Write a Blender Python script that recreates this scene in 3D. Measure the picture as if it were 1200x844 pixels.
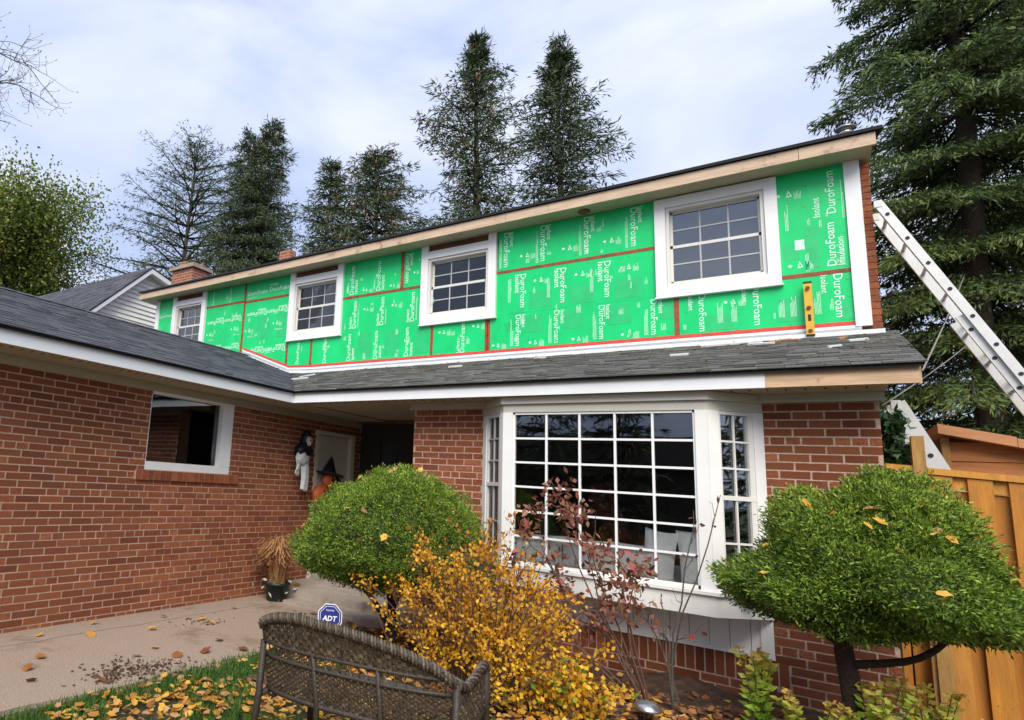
import bpy, math, random
import numpy as np
from mathutils import Vector, Matrix
R = math.radians
random.seed(7); rng = np.random.default_rng(7)
S = bpy.context.scene
for o in list(bpy.data.objects): bpy.data.objects.remove(o)
C = S.collection

# ------------------------------------------------------------------ camera
cam = bpy.data.cameras.new('camera'); camo = bpy.data.objects.new('camera', cam); C.objects.link(camo)
M = ((0.78223662, -0.05335257, -0.62069265), (0.61959304, 0.1704, 0.76620383), (0.06488708, -0.98392954, 0.16635001))
mw = Matrix(((M[0][0], -M[0][1], -M[0][2], 0), (M[1][0], -M[1][1], -M[1][2], 0), (M[2][0], -M[2][1], -M[2][2], 0), (0, 0, 0, 1)))
camo.matrix_world = mw
cam.sensor_fit = 'HORIZONTAL'; cam.sensor_width = 36; cam.lens = 723.32 / 1200 * 36
cam.shift_x = 0.19; cam.shift_y = 0.0137; cam.clip_start = .05; cam.clip_end = 2000
S.camera = camo
# ------------------------------------------------------------------ sky
wd = bpy.data.worlds.new('World'); S.world = wd; wd.use_nodes = True
nt = wd.node_tree; nt.nodes.clear(); N = nt.nodes.new; L = nt.links.new
sky = N('ShaderNodeTexSky'); sky.sky_type = 'NISHITA'; sky.sun_disc = False
sky.sun_elevation = R(44); sky.sun_rotation = R(150); sky.air_density = 1.2; sky.dust_density = 2
skm = N('ShaderNodeVectorMath'); skm.operation = 'SCALE'; skm.inputs[3].default_value = .10
L(sky.outputs[0], skm.inputs[0])
tc = N('ShaderNodeTexCoord'); mp = N('ShaderNodeMapping'); mp.inputs['Scale'].default_value = (1, 1, 2.2)
L(tc.outputs['Generated'], mp.inputs[0])
n1 = N('ShaderNodeTexNoise'); n1.inputs['Scale'].default_value = 2.3; n1.inputs['Detail'].default_value = 7; n1.inputs['Roughness'].default_value = .5
n1.inputs['Distortion'].default_value = .4
L(mp.outputs[0], n1.inputs[0])
r1 = N('ShaderNodeValToRGB'); r1.color_ramp.elements[0].position = .38; r1.color_ramp.elements[1].position = .62
r1.color_ramp.elements[0].color = (.345, .415, .61, 1); r1.color_ramp.elements[1].color = (.565, .60, .70, 1)
L(n1.outputs[0], r1.inputs[0])
n2 = N('ShaderNodeTexNoise'); n2.inputs['Scale'].default_value = 1.7; n2.inputs['Detail'].default_value = 5
mp2 = N('ShaderNodeMapping'); mp2.inputs['Location'].default_value = (3.1, 1.7, .4); mp2.inputs['Scale'].default_value = (1, 1, 2)
L(tc.outputs['Generated'], mp2.inputs[0]); L(mp2.outputs[0], n2.inputs[0])
r2 = N('ShaderNodeValToRGB'); r2.color_ramp.elements[0].position = .30; r2.color_ramp.elements[1].position = .42
r2.color_ramp.elements[0].color = (.55, .55, .55, 1); r2.color_ramp.elements[1].color = (.97, .97, .97, 1)
L(n2.outputs[0], r2.inputs[0])
mx = N('ShaderNodeMix'); mx.data_type = 'RGBA'; L(r2.outputs[0], mx.inputs[0]); L(skm.outputs[0], mx.inputs[6]); L(r1.outputs[0], mx.inputs[7])
bg = N('ShaderNodeBackground'); bg.inputs[1].default_value = 1.0; L(mx.outputs[2], bg.inputs[0])
wo = N('ShaderNodeOutputWorld'); L(bg.outputs[0], wo.inputs[0])
# ------------------------------------------------------------------ sun
sl = bpy.data.lights.new('sun', 'SUN'); sl.energy = 2.7; sl.angle = R(40); sl.color = (1, .94, .84)
so = bpy.data.objects.new('sun', sl); C.objects.link(so)
sd = Vector((math.sin(R(150)) * math.cos(R(44)), math.cos(R(150)) * math.cos(R(44)), math.sin(R(44))))
so.rotation_euler = sd.to_track_quat('Z', 'Y').to_euler(); so.location = sd * 60
vs = S.view_settings; vs.view_transform = 'Standard'; vs.look = 'None'; vs.exposure = 0.74; vs.gamma = 1; vs.use_curve_mapping = False

G = -1.54          # ground level; the camera stands at eye height 0
# ================================================================== materials
MATS = {}
def mat(name, col, rough=.6, var=.12, scale=8, bump=0, bscale=60, tint=None, metal=0, spec=.4, detail=5, stretch=None, trans=0, col2=None, stain=None):
    """procedural surface: colour broken by noise, optional per-piece 'tint' ramp, bump"""
    m = bpy.data.materials.new(name); m.use_nodes = True; MATS[name] = m
    t = m.node_tree; t.nodes.clear(); N = t.nodes.new; L = t.links.new
    out = N('ShaderNodeOutputMaterial'); b = N('ShaderNodeBsdfPrincipled')
    b.inputs['Roughness'].default_value = rough; b.inputs['Metallic'].default_value = metal
    b.inputs['Specular IOR Level'].default_value = spec
    tc = N('ShaderNodeTexCoord'); vec = tc.outputs['Object']
    if stretch:
        mp = N('ShaderNodeMapping'); mp.inputs['Scale'].default_value = stretch; L(vec, mp.inputs[0]); vec = mp.outputs[0]
    no = N('ShaderNodeTexNoise'); no.inputs['Scale'].default_value = scale; no.inputs['Detail'].default_value = detail; no.inputs['Roughness'].default_value = .62
    L(vec, no.inputs[0])
    if tint:
        at = N('ShaderNodeAttribute'); at.attribute_name = 'tint'
        cr = N('ShaderNodeValToRGB'); els = cr.color_ramp.elements
        while len(els) < len(tint): els.new(.5)
        for i, c in enumerate(tint): els[i].position = i / (len(tint) - 1); els[i].color = (*c, 1)
        L(at.outputs['Fac'], cr.inputs[0]); base = cr.outputs[0]
    else:
        rg = N('ShaderNodeRGB'); rg.outputs[0].default_value = (*col, 1); base = rg.outputs[0]
    if col2:
        r = N('ShaderNodeValToRGB'); r.color_ramp.elements[0].position = .42; r.color_ramp.elements[1].position = .62; L(no.outputs[0], r.inputs[0])
        mc = N('ShaderNodeMix'); mc.data_type = 'RGBA'; L(r.outputs[0], mc.inputs[0]); L(base, mc.inputs[6]); mc.inputs[7].default_value = (*col2, 1); base = mc.outputs[2]
    if stain:   # (colour, scale, threshold)
        ns = N('ShaderNodeTexNoise'); ns.inputs['Scale'].default_value = stain[1]; ns.inputs['Detail'].default_value = 8; ns.inputs['Roughness'].default_value = .7; L(tc.outputs['Object'], ns.inputs[0])
        rs = N('ShaderNodeValToRGB'); rs.color_ramp.elements[0].position = stain[2]; rs.color_ramp.elements[1].position = stain[2] + .14; L(ns.outputs[0], rs.inputs[0])
        ms = N('ShaderNodeMix'); ms.data_type = 'RGBA'; L(rs.outputs[0], ms.inputs[0]); L(base, ms.inputs[6]); ms.inputs[7].default_value = (*stain[0], 1); base = ms.outputs[2]
    mr = N('ShaderNodeMapRange'); mr.inputs[1].default_value = .25; mr.inputs[2].default_value = .75; mr.inputs[3].default_value = 1 - var; mr.inputs[4].default_value = 1 + var
    L(no.outputs[0], mr.inputs[0])
    mu = N('ShaderNodeVectorMath'); mu.operation = 'SCALE'; L(base, mu.inputs[0]); L(mr.outputs[0], mu.inputs[3]); L(mu.outputs[0], b.inputs['Base Color'])
    if bump:
        nb = N('ShaderNodeTexNoise'); nb.inputs['Scale'].default_value = bscale; nb.inputs['Detail'].default_value = 6; L(vec, nb.inputs[0])
        bp = N('ShaderNodeBump'); bp.inputs['Strength'].default_value = bump; bp.inputs['Distance'].default_value = .02; L(nb.outputs[0], bp.inputs['Height']); L(bp.outputs[0], b.inputs['Normal'])
    sh = b.outputs[0]
    if trans:
        tr = N('ShaderNodeBsdfTranslucent'); L(mu.outputs[0], tr.inputs[0]); ms = N('ShaderNodeMixShader'); ms.inputs[0].default_value = trans
        L(sh, ms.inputs[1]); L(tr.outputs[0], ms.inputs[2]); sh = ms.outputs[0]
    L(sh, out.inputs[0])
    return m
def glass_mat(name, refl=.10, tintc=(.75, .8, .8)):
    m = bpy.data.materials.new(name); m.use_nodes = True; t = m.node_tree; t.nodes.clear(); N = t.nodes.new; L = t.links.new
    out = N('ShaderNodeOutputMaterial'); tr = N('ShaderNodeBsdfTransparent'); tr.inputs[0].default_value = (*tintc, 1)
    gl = N('ShaderNodeBsdfGlossy'); gl.inputs['Roughness'].default_value = .015; gl.inputs[0].default_value = (.95, .97, 1, 1)
    tc = N('ShaderNodeTexCoord'); no = N('ShaderNodeTexNoise'); no.inputs['Scale'].default_value = 2.2; no.inputs['Detail'].default_value = 1; L(tc.outputs['Object'], no.inputs[0])
    bp = N('ShaderNodeBump'); bp.inputs['Strength'].default_value = .03; bp.inputs['Distance'].default_value = .05; L(no.outputs[0], bp.inputs['Height']); L(bp.outputs[0], gl.inputs['Normal'])
    fr = N('ShaderNodeFresnel'); fr.inputs[0].default_value = 1.5
    ad = N('ShaderNodeMath'); ad.operation = 'ADD'; ad.inputs[1].default_value = refl; ad.use_clamp = True; L(fr.outputs[0], ad.inputs[0])
    mi = N('ShaderNodeMixShader'); L(ad.outputs[0], mi.inputs[0]); L(tr.outputs[0], mi.inputs[1]); L(gl.outputs[0], mi.inputs[2]); L(mi.outputs[0], out.inputs[0])
    MATS[name] = m; return m

BR = [(.20, .056, .025), (.25, .072, .029), (.285, .085, .034), (.32, .104, .043), (.23, .068, .031)]
mat('brick', None, .85, .26, 30, .7, 90, tint=BR, stain=((.11, .05, .032), 1.3, .62))
mat('mortar', (.54, .37, .265), .9, .25, 40, .6, 120, stain=((.26, .17, .12), 1.1, .60))
mat('mortar_front', (.54, .38, .29), .9, .25, 40, .6, 120)
mat('white_metal', (.74, .76, .78), .38, .05, 2)
mat('white_paint', (.76, .76, .74), .5, .06, 3, .05, 30, stain=((.52, .52, .48), 5, .66))
mat('white_vinyl', (.78, .78, .78), .35, .03, 3)
mat('soffit', (.40, .36, .27), .55, .05, 4)
mat('soffit_upper', (.42, .39, .27), .6, .08, 5, stain=((.28, .24, .15), 3, .6))
mat('frieze', (.50, .49, .43), .5, .05, 4)
mat('raw_wood', (.58, .40, .25), .75, .25, 3, .25, 25, stretch=(1, 6, 9), stain=((.24, .13, .07), 6, .62))
mat('raw_wood_pale', (.56, .42, .30), .75, .22, 3, .25, 25, stretch=(1, 6, 9), stain=((.25, .15, .09), 4, .57))
mat('dark_wood', (.14, .06, .03), .8, .3, 6, .3, 40)
mat('shingle_main', None, .92, .30, 90, .6, 260, tint=[(.07, .07, .067), (.11, .108, .10), (.155, .15, .14), (.095, .098, .098)])
mat('shingle_wing', None, .92, .28, 90, .6, 260, tint=[(.05, .054, .066), (.072, .078, .095), (.095, .102, .122), (.062, .067, .082)])
mat('roof_deck', (.02, .02, .022), .95, .2, 20)
mat('foam', (.004, .58, .165), .36, .13, 3.5, .35, 3.2, stretch=(1, 1, .5), stain=((.012, .36, .11), 2.1, .60))
mat('foam_pale', (.02, .50, .165), .45, .12, 6)
mat('print', (.58, .88, .70), .5, .2, 50, stain=((.10, .60, .26), 30, .60))
mat('seam', (.30, .07, .032), .7, .4, 14, .2, 40, stain=((.09, .045, .025), 9, .55))
mat('red_tape', (.62, .07, .055), .4, .22, 20, stain=((.55, .30, .22), 40, .62))
mat('flash_grey', (.40, .42, .43), .4, .15, 8, metal=.3)
mat('window_frame', (.66, .65, .61), .4, .04, 3)
mat('muntin_grey', (.42, .43, .44), .45, .04, 3)
mat('interior', (.10, .085, .07), .9, .1, 2)  # dimness of the rooms is put into this dark wall colour
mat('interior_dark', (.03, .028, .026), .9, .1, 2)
mat('sofa', (.55, .56, .55), .9, .12, 14, .3, 80)
mat('cushion', (.86, .86, .83), .9, .1, 20, .3, 90)
mat('throw', (.85, .86, .84), .9, .1, 20, .3, 90)
mat('curtain', (.30, .33, .36), .9, .15, 6)
mat('wood_table', (.12, .05, .025), .5, .3, 6)
mat('door_cream', (.70, .64, .50), .5, .06, 3)
mat('black_paint', (.012, .012, .014), .45, .2, 5)
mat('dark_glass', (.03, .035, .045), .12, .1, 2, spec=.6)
mat('concrete', (.39, .30, .23), .92, .45, 90, .8, 160, stain=((.22, .15, .10), 1.3, .55))
mat('concrete_step', (.36, .31, .26), .92, .2, 12, .5, 110, stain=((.16, .12, .09), 3, .56))
mat('soil', (.07, .042, .028), .95, .4, 12, .8, 60, col2=(.11, .06, .035))
mat('lawn', (.045, .055, .018), .95, .35, 5, .6, 50, col2=(.07, .05, .025))
mat('grass', None, .7, .15, 6, trans=.25, tint=[(.035, .10, .012), (.06, .16, .02), (.10, .20, .03), (.05, .12, .02)])
mat('leaf_yellow', None, .65, .15, 20, trans=.2, tint=[(.20, .07, .025), (.42, .17, .03), (.60, .30, .035), (.66, .40, .06), (.50, .27, .11), (.26, .11, .05)])
mat('wicker', None, .55, .3, 60, .3, 120, tint=[(.035, .026, .017), (.075, .055, .036), (.125, .095, .065), (.19, .155, .11)])
mat('wicker_frame', (.04, .032, .024), .5, .3, 40, .3, 90)
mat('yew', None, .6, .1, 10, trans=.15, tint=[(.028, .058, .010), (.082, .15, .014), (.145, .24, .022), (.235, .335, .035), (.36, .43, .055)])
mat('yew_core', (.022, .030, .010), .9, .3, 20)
mat('bark_dark', (.035, .022, .015), .9, .35, 25, .8, 60)
mat('bark_grey', (.085, .065, .05), .9, .35, 12, .9, 30, stretch=(1, 1, .4))
mat('twig', (.10, .055, .04), .85, .25, 25)
mat('twig_grey', (.085, .07, .06), .85, .25, 25)
mat('shrub_yellow', None, .6, .1, 20, trans=.3, tint=[(.42, .16, .015), (.60, .27, .02), (.74, .40, .025), (.80, .52, .04), (.70, .38, .04)])
mat('shrub_green', None, .6, .1, 20, trans=.3, tint=[(.06, .18, .02), (.16, .32, .03), (.32, .42, .05)])
mat('shrub_red', None, .6, .15, 20, trans=.2, tint=[(.12, .045, .026), (.19, .07, .04), (.24, .10, .058), (.29, .145, .09), (.42, .07, .06)])
mat('spirea', None, .6, .1, 20, trans=.3, tint=[(.22, .40, .04), (.40, .52, .06), (.62, .48, .10), (.64, .33, .10)])
mat('ivy', None, .4, .15, 20, trans=.15, tint=[(.012, .04, .012), (.03, .085, .025), (.06, .13, .045), (.13, .19, .11)])
mat('needles', None, .65, .12, 3, trans=.12, tint=[(.024, .044, .022), (.044, .072, .03), (.068, .10, .04), (.095, .125, .05), (.14, .145, .065)])
mat('needles_fresh', None, .65, .12, 3, trans=.15, tint=[(.028, .05, .02), (.052, .092, .028), (.085, .14, .036), (.13, .185, .042), (.20, .24, .055)])
mat('cone', (.26, .12, .06), .8, .25, 20)
mat('maple', None, .6, .12, 3, trans=.3, tint=[(.06, .10, .018), (.11, .17, .027), (.18, .24, .036), (.32, .31, .045), (.50, .40, .05)])
mat('fence_wood', None, .65, .28, 3, .25, 24, stretch=(7, 5, .8), tint=[(.36, .135, .018), (.46, .19, .024), (.55, .25, .04), (.40, .17, .03)], stain=((.22, .08, .02), 6, .62))
mat('post_wood', (.36, .20, .06), .7, .3, 4, .3, 24, stretch=(7, 5, .9), stain=((.16, .09, .04), 7, .63))
mat('shed_wood', (.42, .16, .05), .7, .25, 3, .25, 24, stretch=(.8, 5, 7))
mat('shed_roof', (.50, .235, .11), .75, .2, 4, .25, 30, stretch=(.8, 5, 7))
mat('aluminium', (.62, .62, .60), .38, .1, 8, metal=.35)
mat('rubber', (.02, .02, .02), .7, .2, 10)
mat('level_yellow', (.68, .38, .03), .4, .06, 6)
mat('pot_black', (.012, .02, .018), .4, .2, 10)
mat('straw', None, .75, .1, 20, trans=.25, tint=[(.28, .13, .06), (.42, .22, .09), (.52, .30, .14)])
mat('pale_leaf', (.50, .48, .40), .7, .15, 20)
mat('sign_blue', (.025, .035, .22), .35, .05, 10)
mat('sign_white', (.80, .82, .85), .4, .04, 10)
mat('pumpkin', (.50, .11, .03), .6, .25, 14, .2, 30)
mat('cloth_white', (.62, .64, .64), .85, .12, 12, .2, 60)
mat('bone', (.60, .57, .48), .6, .12, 20)
mat('siding', (.84, .84, .79), .5, .06, 3)
mat('siding_trim', (.72, .73, .76), .45, .05, 3)
mat('chimney_brick', (.27, .075, .035), .9, .35, 9, .5, 40, col2=(.16, .055, .035))
def brick_tex(name, c1, c2, mo):
    m = mat(name, c1, .9, .2, 9, .4, 40); t = m.node_tree; b = [n for n in t.nodes if n.type == 'BSDF_PRINCIPLED'][0]; N = t.nodes.new; L = t.links.new
    tc = N('ShaderNodeTexCoord'); sp = N('ShaderNodeSeparateXYZ'); L(tc.outputs['Object'], sp.inputs[0]); ad = N('ShaderNodeMath'); L(sp.outputs[0], ad.inputs[0]); L(sp.outputs[1], ad.inputs[1]); cb = N('ShaderNodeCombineXYZ'); L(ad.outputs[0], cb.inputs[0]); L(sp.outputs[2], cb.inputs[1])
    br = N('ShaderNodeTexBrick'); br.inputs['Scale'].default_value = 1; br.inputs['Brick Width'].default_value = .21; br.inputs['Row Height'].default_value = .0677; br.inputs['Mortar Size'].default_value = .008; br.inputs['Color1'].default_value = (*c1, 1); br.inputs['Color2'].default_value = (*c2, 1); br.inputs['Mortar'].default_value = (*mo, 1); L(cb.outputs[0], br.inputs[0]); L(br.outputs[0], b.inputs['Base Color'])
brick_tex('chimney_brick', (.36, .11, .055), (.22, .075, .045), (.38, .28, .22))
mat('cap_stone', (.34, .27, .21), .9, .2, 12)
mat('steel', (.45, .46, .47), .3, .1, 8, metal=.9)
mat('cable', (.22, .21, .19), .7, .1, 8)
mat('scrap_white', (.68, .68, .66), .6, .1, 10)
mat('scrap_wood', (.45, .22, .10), .7, .2, 10)
glass_mat('glass_bay', .03, (.98, .99, .99)); glass_mat('glass_upper', .12, (.5, .53, .54)); glass_mat('glass_dark', .02, (.4, .43, .44)); glass_mat('glass_wing', .05, (.45, .48, .5)); glass_mat('lamp_glass', .1)

# ================================================================== helpers
class MB:
    def __init__(s): s.v = []; s.f = []; s.t = []
    def poly(s, pts, t=.5):
        n = len(s.v); s.v += [tuple(p) for p in pts]; s.f.append(tuple(range(n, n + len(pts)))); s.t.append(t); return s
    def box(s, a, b, t=.5, rot=None, c=None):
        x0, y0, z0 = a; x1, y1, z1 = b; n = len(s.v)
        P = [(x0, y0, z0), (x1, y0, z0), (x1, y1, z0), (x0, y1, z0), (x0, y0, z1), (x1, y0, z1), (x1, y1, z1), (x0, y1, z1)]
        if rot is not None:
            c = Vector(c or ((x0 + x1) / 2, (y0 + y1) / 2, (z0 + z1) / 2)); P = [tuple(c + rot @ (Vector(p) - c)) for p in P]
        s.v += P; s.f += [tuple(n + i for i in q) for q in ((0, 3, 2, 1), (4, 5, 6, 7), (0, 1, 5, 4), (1, 2, 6, 5), (2, 3, 7, 6), (3, 0, 4, 7))]; s.t += [t] * 6; return s
    def hexa(s, P, t=.5):
        n = len(s.v); s.v += [tuple(p) for p in P]
        s.f += [tuple(n + i for i in q) for q in ((0, 3, 2, 1), (4, 5, 6, 7), (0, 1, 5, 4), (1, 2, 6, 5), (2, 3, 7, 6), (3, 0, 4, 7))]; s.t += [t] * 6; return s
    def prism(s, poly, d, t=.5):
        """poly: list of 3d points (planar), extruded by vector d"""
        n = len(s.v); k = len(poly); d = Vector(d)
        s.v += [tuple(p) for p in poly] + [tuple(Vector(p) + d) for p in poly]
        s.f.append(tuple(range(n + k - 1, n - 1, -1))); s.f.append(tuple(range(n + k, n + 2 * k)))
        for i in range(k): j = (i + 1) % k; s.f.append((n + i, n + j, n + k + j, n + k + i))
        s.t += [t] * (k + 2); return s
    def tube(s, pts, rad, sides=6, t=.5, cap=True):
        pts = [Vector(p) for p in pts]
        if not hasattr(rad, '__len__'): rad = [rad] * len(pts)
        n0 = len(s.v); up = Vector((.13, .31, .94)); 
        for i, p in enumerate(pts):
            d = (pts[min(i + 1, len(pts) - 1)] - pts[max(i - 1, 0)])
            d = d.normalized() if d.length > 1e-9 else Vector((0, 0, 1))
            a = d.cross(up); a = a.normalized() if a.length > 1e-3 else d.orthogonal().normalized()
            b = d.cross(a)
            for k in range(sides):
                an = 2 * math.pi * k / sides; s.v.append(tuple(p + (a * math.cos(an) + b * math.sin(an)) * rad[i]))
        for i in range(len(pts) - 1):
            for k in range(sides):
                q = (k + 1) % sides; s.f.append((n0 + i * sides + k, n0 + i * sides + q, n0 + (i + 1) * sides + q, n0 + (i + 1) * sides + k)); s.t.append(t)
        if cap:
            s.f.append(tuple(n0 + k for k in range(sides - 1, -1, -1))); s.f.append(tuple(n0 + (len(pts) - 1) * sides + k for k in range(sides))); s.t += [t, t]
        return s
    def lathe(s, c, prof, sides=20, t=.5, ax=None):
        """prof: list of (r, z) about a vertical axis at c"""
        n0 = len(s.v); c = Vector(c); ax = ax or Matrix.Identity(3)
        for r, z in prof:
            for k in range(sides):
                a = 2 * math.pi * k / sides; s.v.append(tuple(c + ax @ Vector((r * math.cos(a), r * math.sin(a), z))))
        for i in range(len(prof) - 1):
            for k in range(sides):
                q = (k + 1) % sides; s.f.append((n0 + i * sides + k, n0 + i * sides + q, n0 + (i + 1) * sides + q, n0 + (i + 1) * sides + k)); s.t.append(t)
        s.f.append(tuple(n0 + k for k in range(sides - 1, -1, -1))); s.f.append(tuple(n0 + (len(prof) - 1) * sides + k for k in range(sides))); s.t += [t, t]
        return s
    def add(s, verts, faces, t=.5):
        n = len(s.v); s.v += [tuple(p) for p in verts]; s.f += [tuple(n + i for i in f) for f in faces]; s.t += [t] * len(faces); return s
    def mesh(s, name, m, smooth=False):
        me = bpy.data.meshes.new(name); me.from_pydata(s.v, [], s.f); me.materials.append(MATS[m])
        a = me.attributes.new('tint', 'FLOAT', 'FACE'); a.data.foreach_set('value', np.array(s.t, dtype=np.float32))
        if smooth: me.polygons.foreach_set('use_smooth', [True] * len(me.polygons))
        me.update(); return me
def quads_mesh(name, Q, tint, m):
    """Q: (N,k,3) polygons with k corners"""
    n, k = Q.shape[:2]; me = bpy.data.meshes.new(name); me.vertices.add(n * k); me.vertices.foreach_set('co', Q.reshape(-1).astype(np.float32))
    me.loops.add(n * k); me.loops.foreach_set('vertex_index', np.arange(n * k, dtype=np.int32))
    me.polygons.add(n); me.polygons.foreach_set('loop_start', np.arange(0, n * k, k, dtype=np.int32)); me.polygons.foreach_set('loop_total', np.full(n, k, dtype=np.int32))
    me.materials.append(MATS[m]); a = me.attributes.new('tint', 'FLOAT', 'FACE'); a.data.foreach_set('value', np.asarray(tint, dtype=np.float32)); me.update(calc_edges=True); return me
def wloc(o):
    v = Vector((0, 0, 0))
    while o is not None: v = v + o.location; o = o.parent
    return v
def link(name, me, parent=None, kind=None):
    o = bpy.data.objects.new(name, me); C.objects.link(o)
    if parent is not None: o.parent = parent; o.location = -wloc(parent)
    if kind: o['kind'] = kind
    return o
def part(name, mb, m, parent, smooth=False, kind=None, label=None):
    o = link(name, mb.mesh(name, m, smooth), parent, kind)
    if label: o['label'] = label
    return o
def thing(name, label, cat, loc=(0, 0, 0), group=None):
    o = bpy.data.objects.new(name, None); C.objects.link(o); o.location = loc; o.empty_display_size = .2
    o['label'] = label; o['category'] = cat
    if group: o['group'] = group
    return o
def single(name, mb, m, label, cat, loc=(0, 0, 0), group=None, smooth=False):
    l = Vector(loc); mb.v = [tuple(Vector(p) - l) for p in mb.v]
    o = link(name, mb.mesh(name, m, smooth)); o.location = l; o['label'] = label; o['category'] = cat
    if group: o['group'] = group
    return o
def struct(name, mb, m, smooth=False):
    o = link(name, mb.mesh(name, m, smooth)); o['kind'] = 'structure'; return o
def nrm(a): return a / np.maximum(np.linalg.norm(a, axis=-1, keepdims=True), 1e-9)
def diamonds(P, D, ln, wd, rg=rng, side=None):
    """leaf-shaped quads starting at P along D"""
    D = nrm(D); r = nrm(rg.normal(size=P.shape)) if side is None else side
    Sd = nrm(np.cross(D, r)); ln = np.broadcast_to(np.asarray(ln, float), (len(P),))[:, None]; wd = np.broadcast_to(np.asarray(wd, float), (len(P),))[:, None]
    Nn = np.cross(D, Sd)
    return np.stack([P, P + D * ln * .45 + Sd * wd * .5, P + D * ln + Nn * ln * .08, P + D * ln * .45 - Sd * wd * .5], 1)
def textmesh(body, bold=.02, font_size=1.0):
    cu = bpy.data.curves.new('t', 'FONT'); cu.body = body; cu.size = font_size; cu.offset = bold; cu.resolution_u = 2; cu.fill_mode = 'FRONT'
    o = bpy.data.objects.new('t', cu); C.objects.link(o); dg = bpy.context.evaluated_depsgraph_get(); dg.update()
    me = bpy.data.meshes.new_from_object(o.evaluated_get(dg)); vs = np.array([v.co[:] for v in me.vertices]); fs = [tuple(p.vertices) for p in me.polygons]
    bpy.data.objects.remove(o); bpy.data.curves.remove(cu); bpy.data.meshes.remove(me)
    vs[:, 0] -= vs[:, 0].min(); w = vs[:, 0].max(); vs[:, 1] -= vs[:, 1].min(); h = vs[:, 1].max()
    return vs[:, :2], fs, w, h
TX = {k: textmesh(k, b) for k, b in (('DuroFoam', .007), ('Isolant', .012), ('Insulation', .012), ('ADT', .03), ('1-800-ADT', .01), ('Security', .01), ('Protected', .01))}

# ================================================================== ground
X0 = 400
struct('ground', MB().poly([(-X0, -X0, G), (X0, -X0, G), (X0, X0, G), (-X0, X0, G)]), 'lawn')
pth = MB()
pe = [(-3.85 + .05 * math.sin(y * 2.1) + .03 * math.sin(y * 5.3), y) for y in np.linspace(-3, 5.35, 40)] + [(-3.75, 5.7), (-3.62, 6.0), (-3.55, 6.22)]
for (xa, ya), (xb, yb) in zip(pe[:-1], pe[1:]): pth.hexa([(-5.66, ya, G - .1), (xa, ya, G - .1), (xb, yb, G - .1), (-5.66, yb, G - .1), (-5.66, ya, G + .03), (xa, ya, G + .03), (xb, yb, G + .03), (-5.66, yb, G + .03)])
path = struct('path', pth, 'concrete')
jo = MB()      # tooled joint and a hairline crack, flat dark lines cut in the slab
for k, (xa, ya, xb, yb) in enumerate([(-5.28, -1, -5.2, 5.9)]):
    n = 60
    for i in range(n):
        f0, f1 = i / n, (i + 1) / n; w = .010
        j0 = .012 * math.sin(f0 * 37) + .01 * math.sin(f0 * 91); j1 = .012 * math.sin(f1 * 37) + .01 * math.sin(f1 * 91)
        jo.poly([(xa + (xb - xa) * f0 + j0 - w, ya + (yb - ya) * f0, G + .034), (xa + (xb - xa) * f0 + j0 + w, ya + (yb - ya) * f0, G + .034), (xa + (xb - xa) * f1 + j1 + w, ya + (yb - ya) * f1, G + .034), (xa + (xb - xa) * f1 + j1 - w, ya + (yb - ya) * f1, G + .034)])
part('path_joint', jo, 'concrete_step', path)
st = MB(); st.box((-5.62, 6.22, G - .1), (-3.4, 8.15, G + .16)); st.box((-5.1, 5.92, G - .1), (-3.50, 6.22, G + .07))
struct('porch_step', st, 'concrete_step')
bed = MB(); n = 26
def bz(x, y): return G + .02 + .03 * math.sin(x * 3.1 + y * 1.7) * math.sin(y * 2.3) + .03 * math.sin(x * 7 + 2) * math.cos(y * 6) + .05 * max(0, min(1, (y - 4.2) / 1.5))
xs = np.linspace(-3.4, 1.2, 48); ys = np.linspace(3.55, 6.3, 30)
for i in range(47):
    for j in range(29): bed.poly([(xs[i], ys[j], bz(xs[i], ys[j])), (xs[i + 1], ys[j], bz(xs[i + 1], ys[j])), (xs[i + 1], ys[j + 1], bz(xs[i + 1], ys[j + 1])), (xs[i], ys[j + 1], bz(xs[i], ys[j + 1]))])
struct('flower_bed', bed, 'soil', True)
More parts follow.
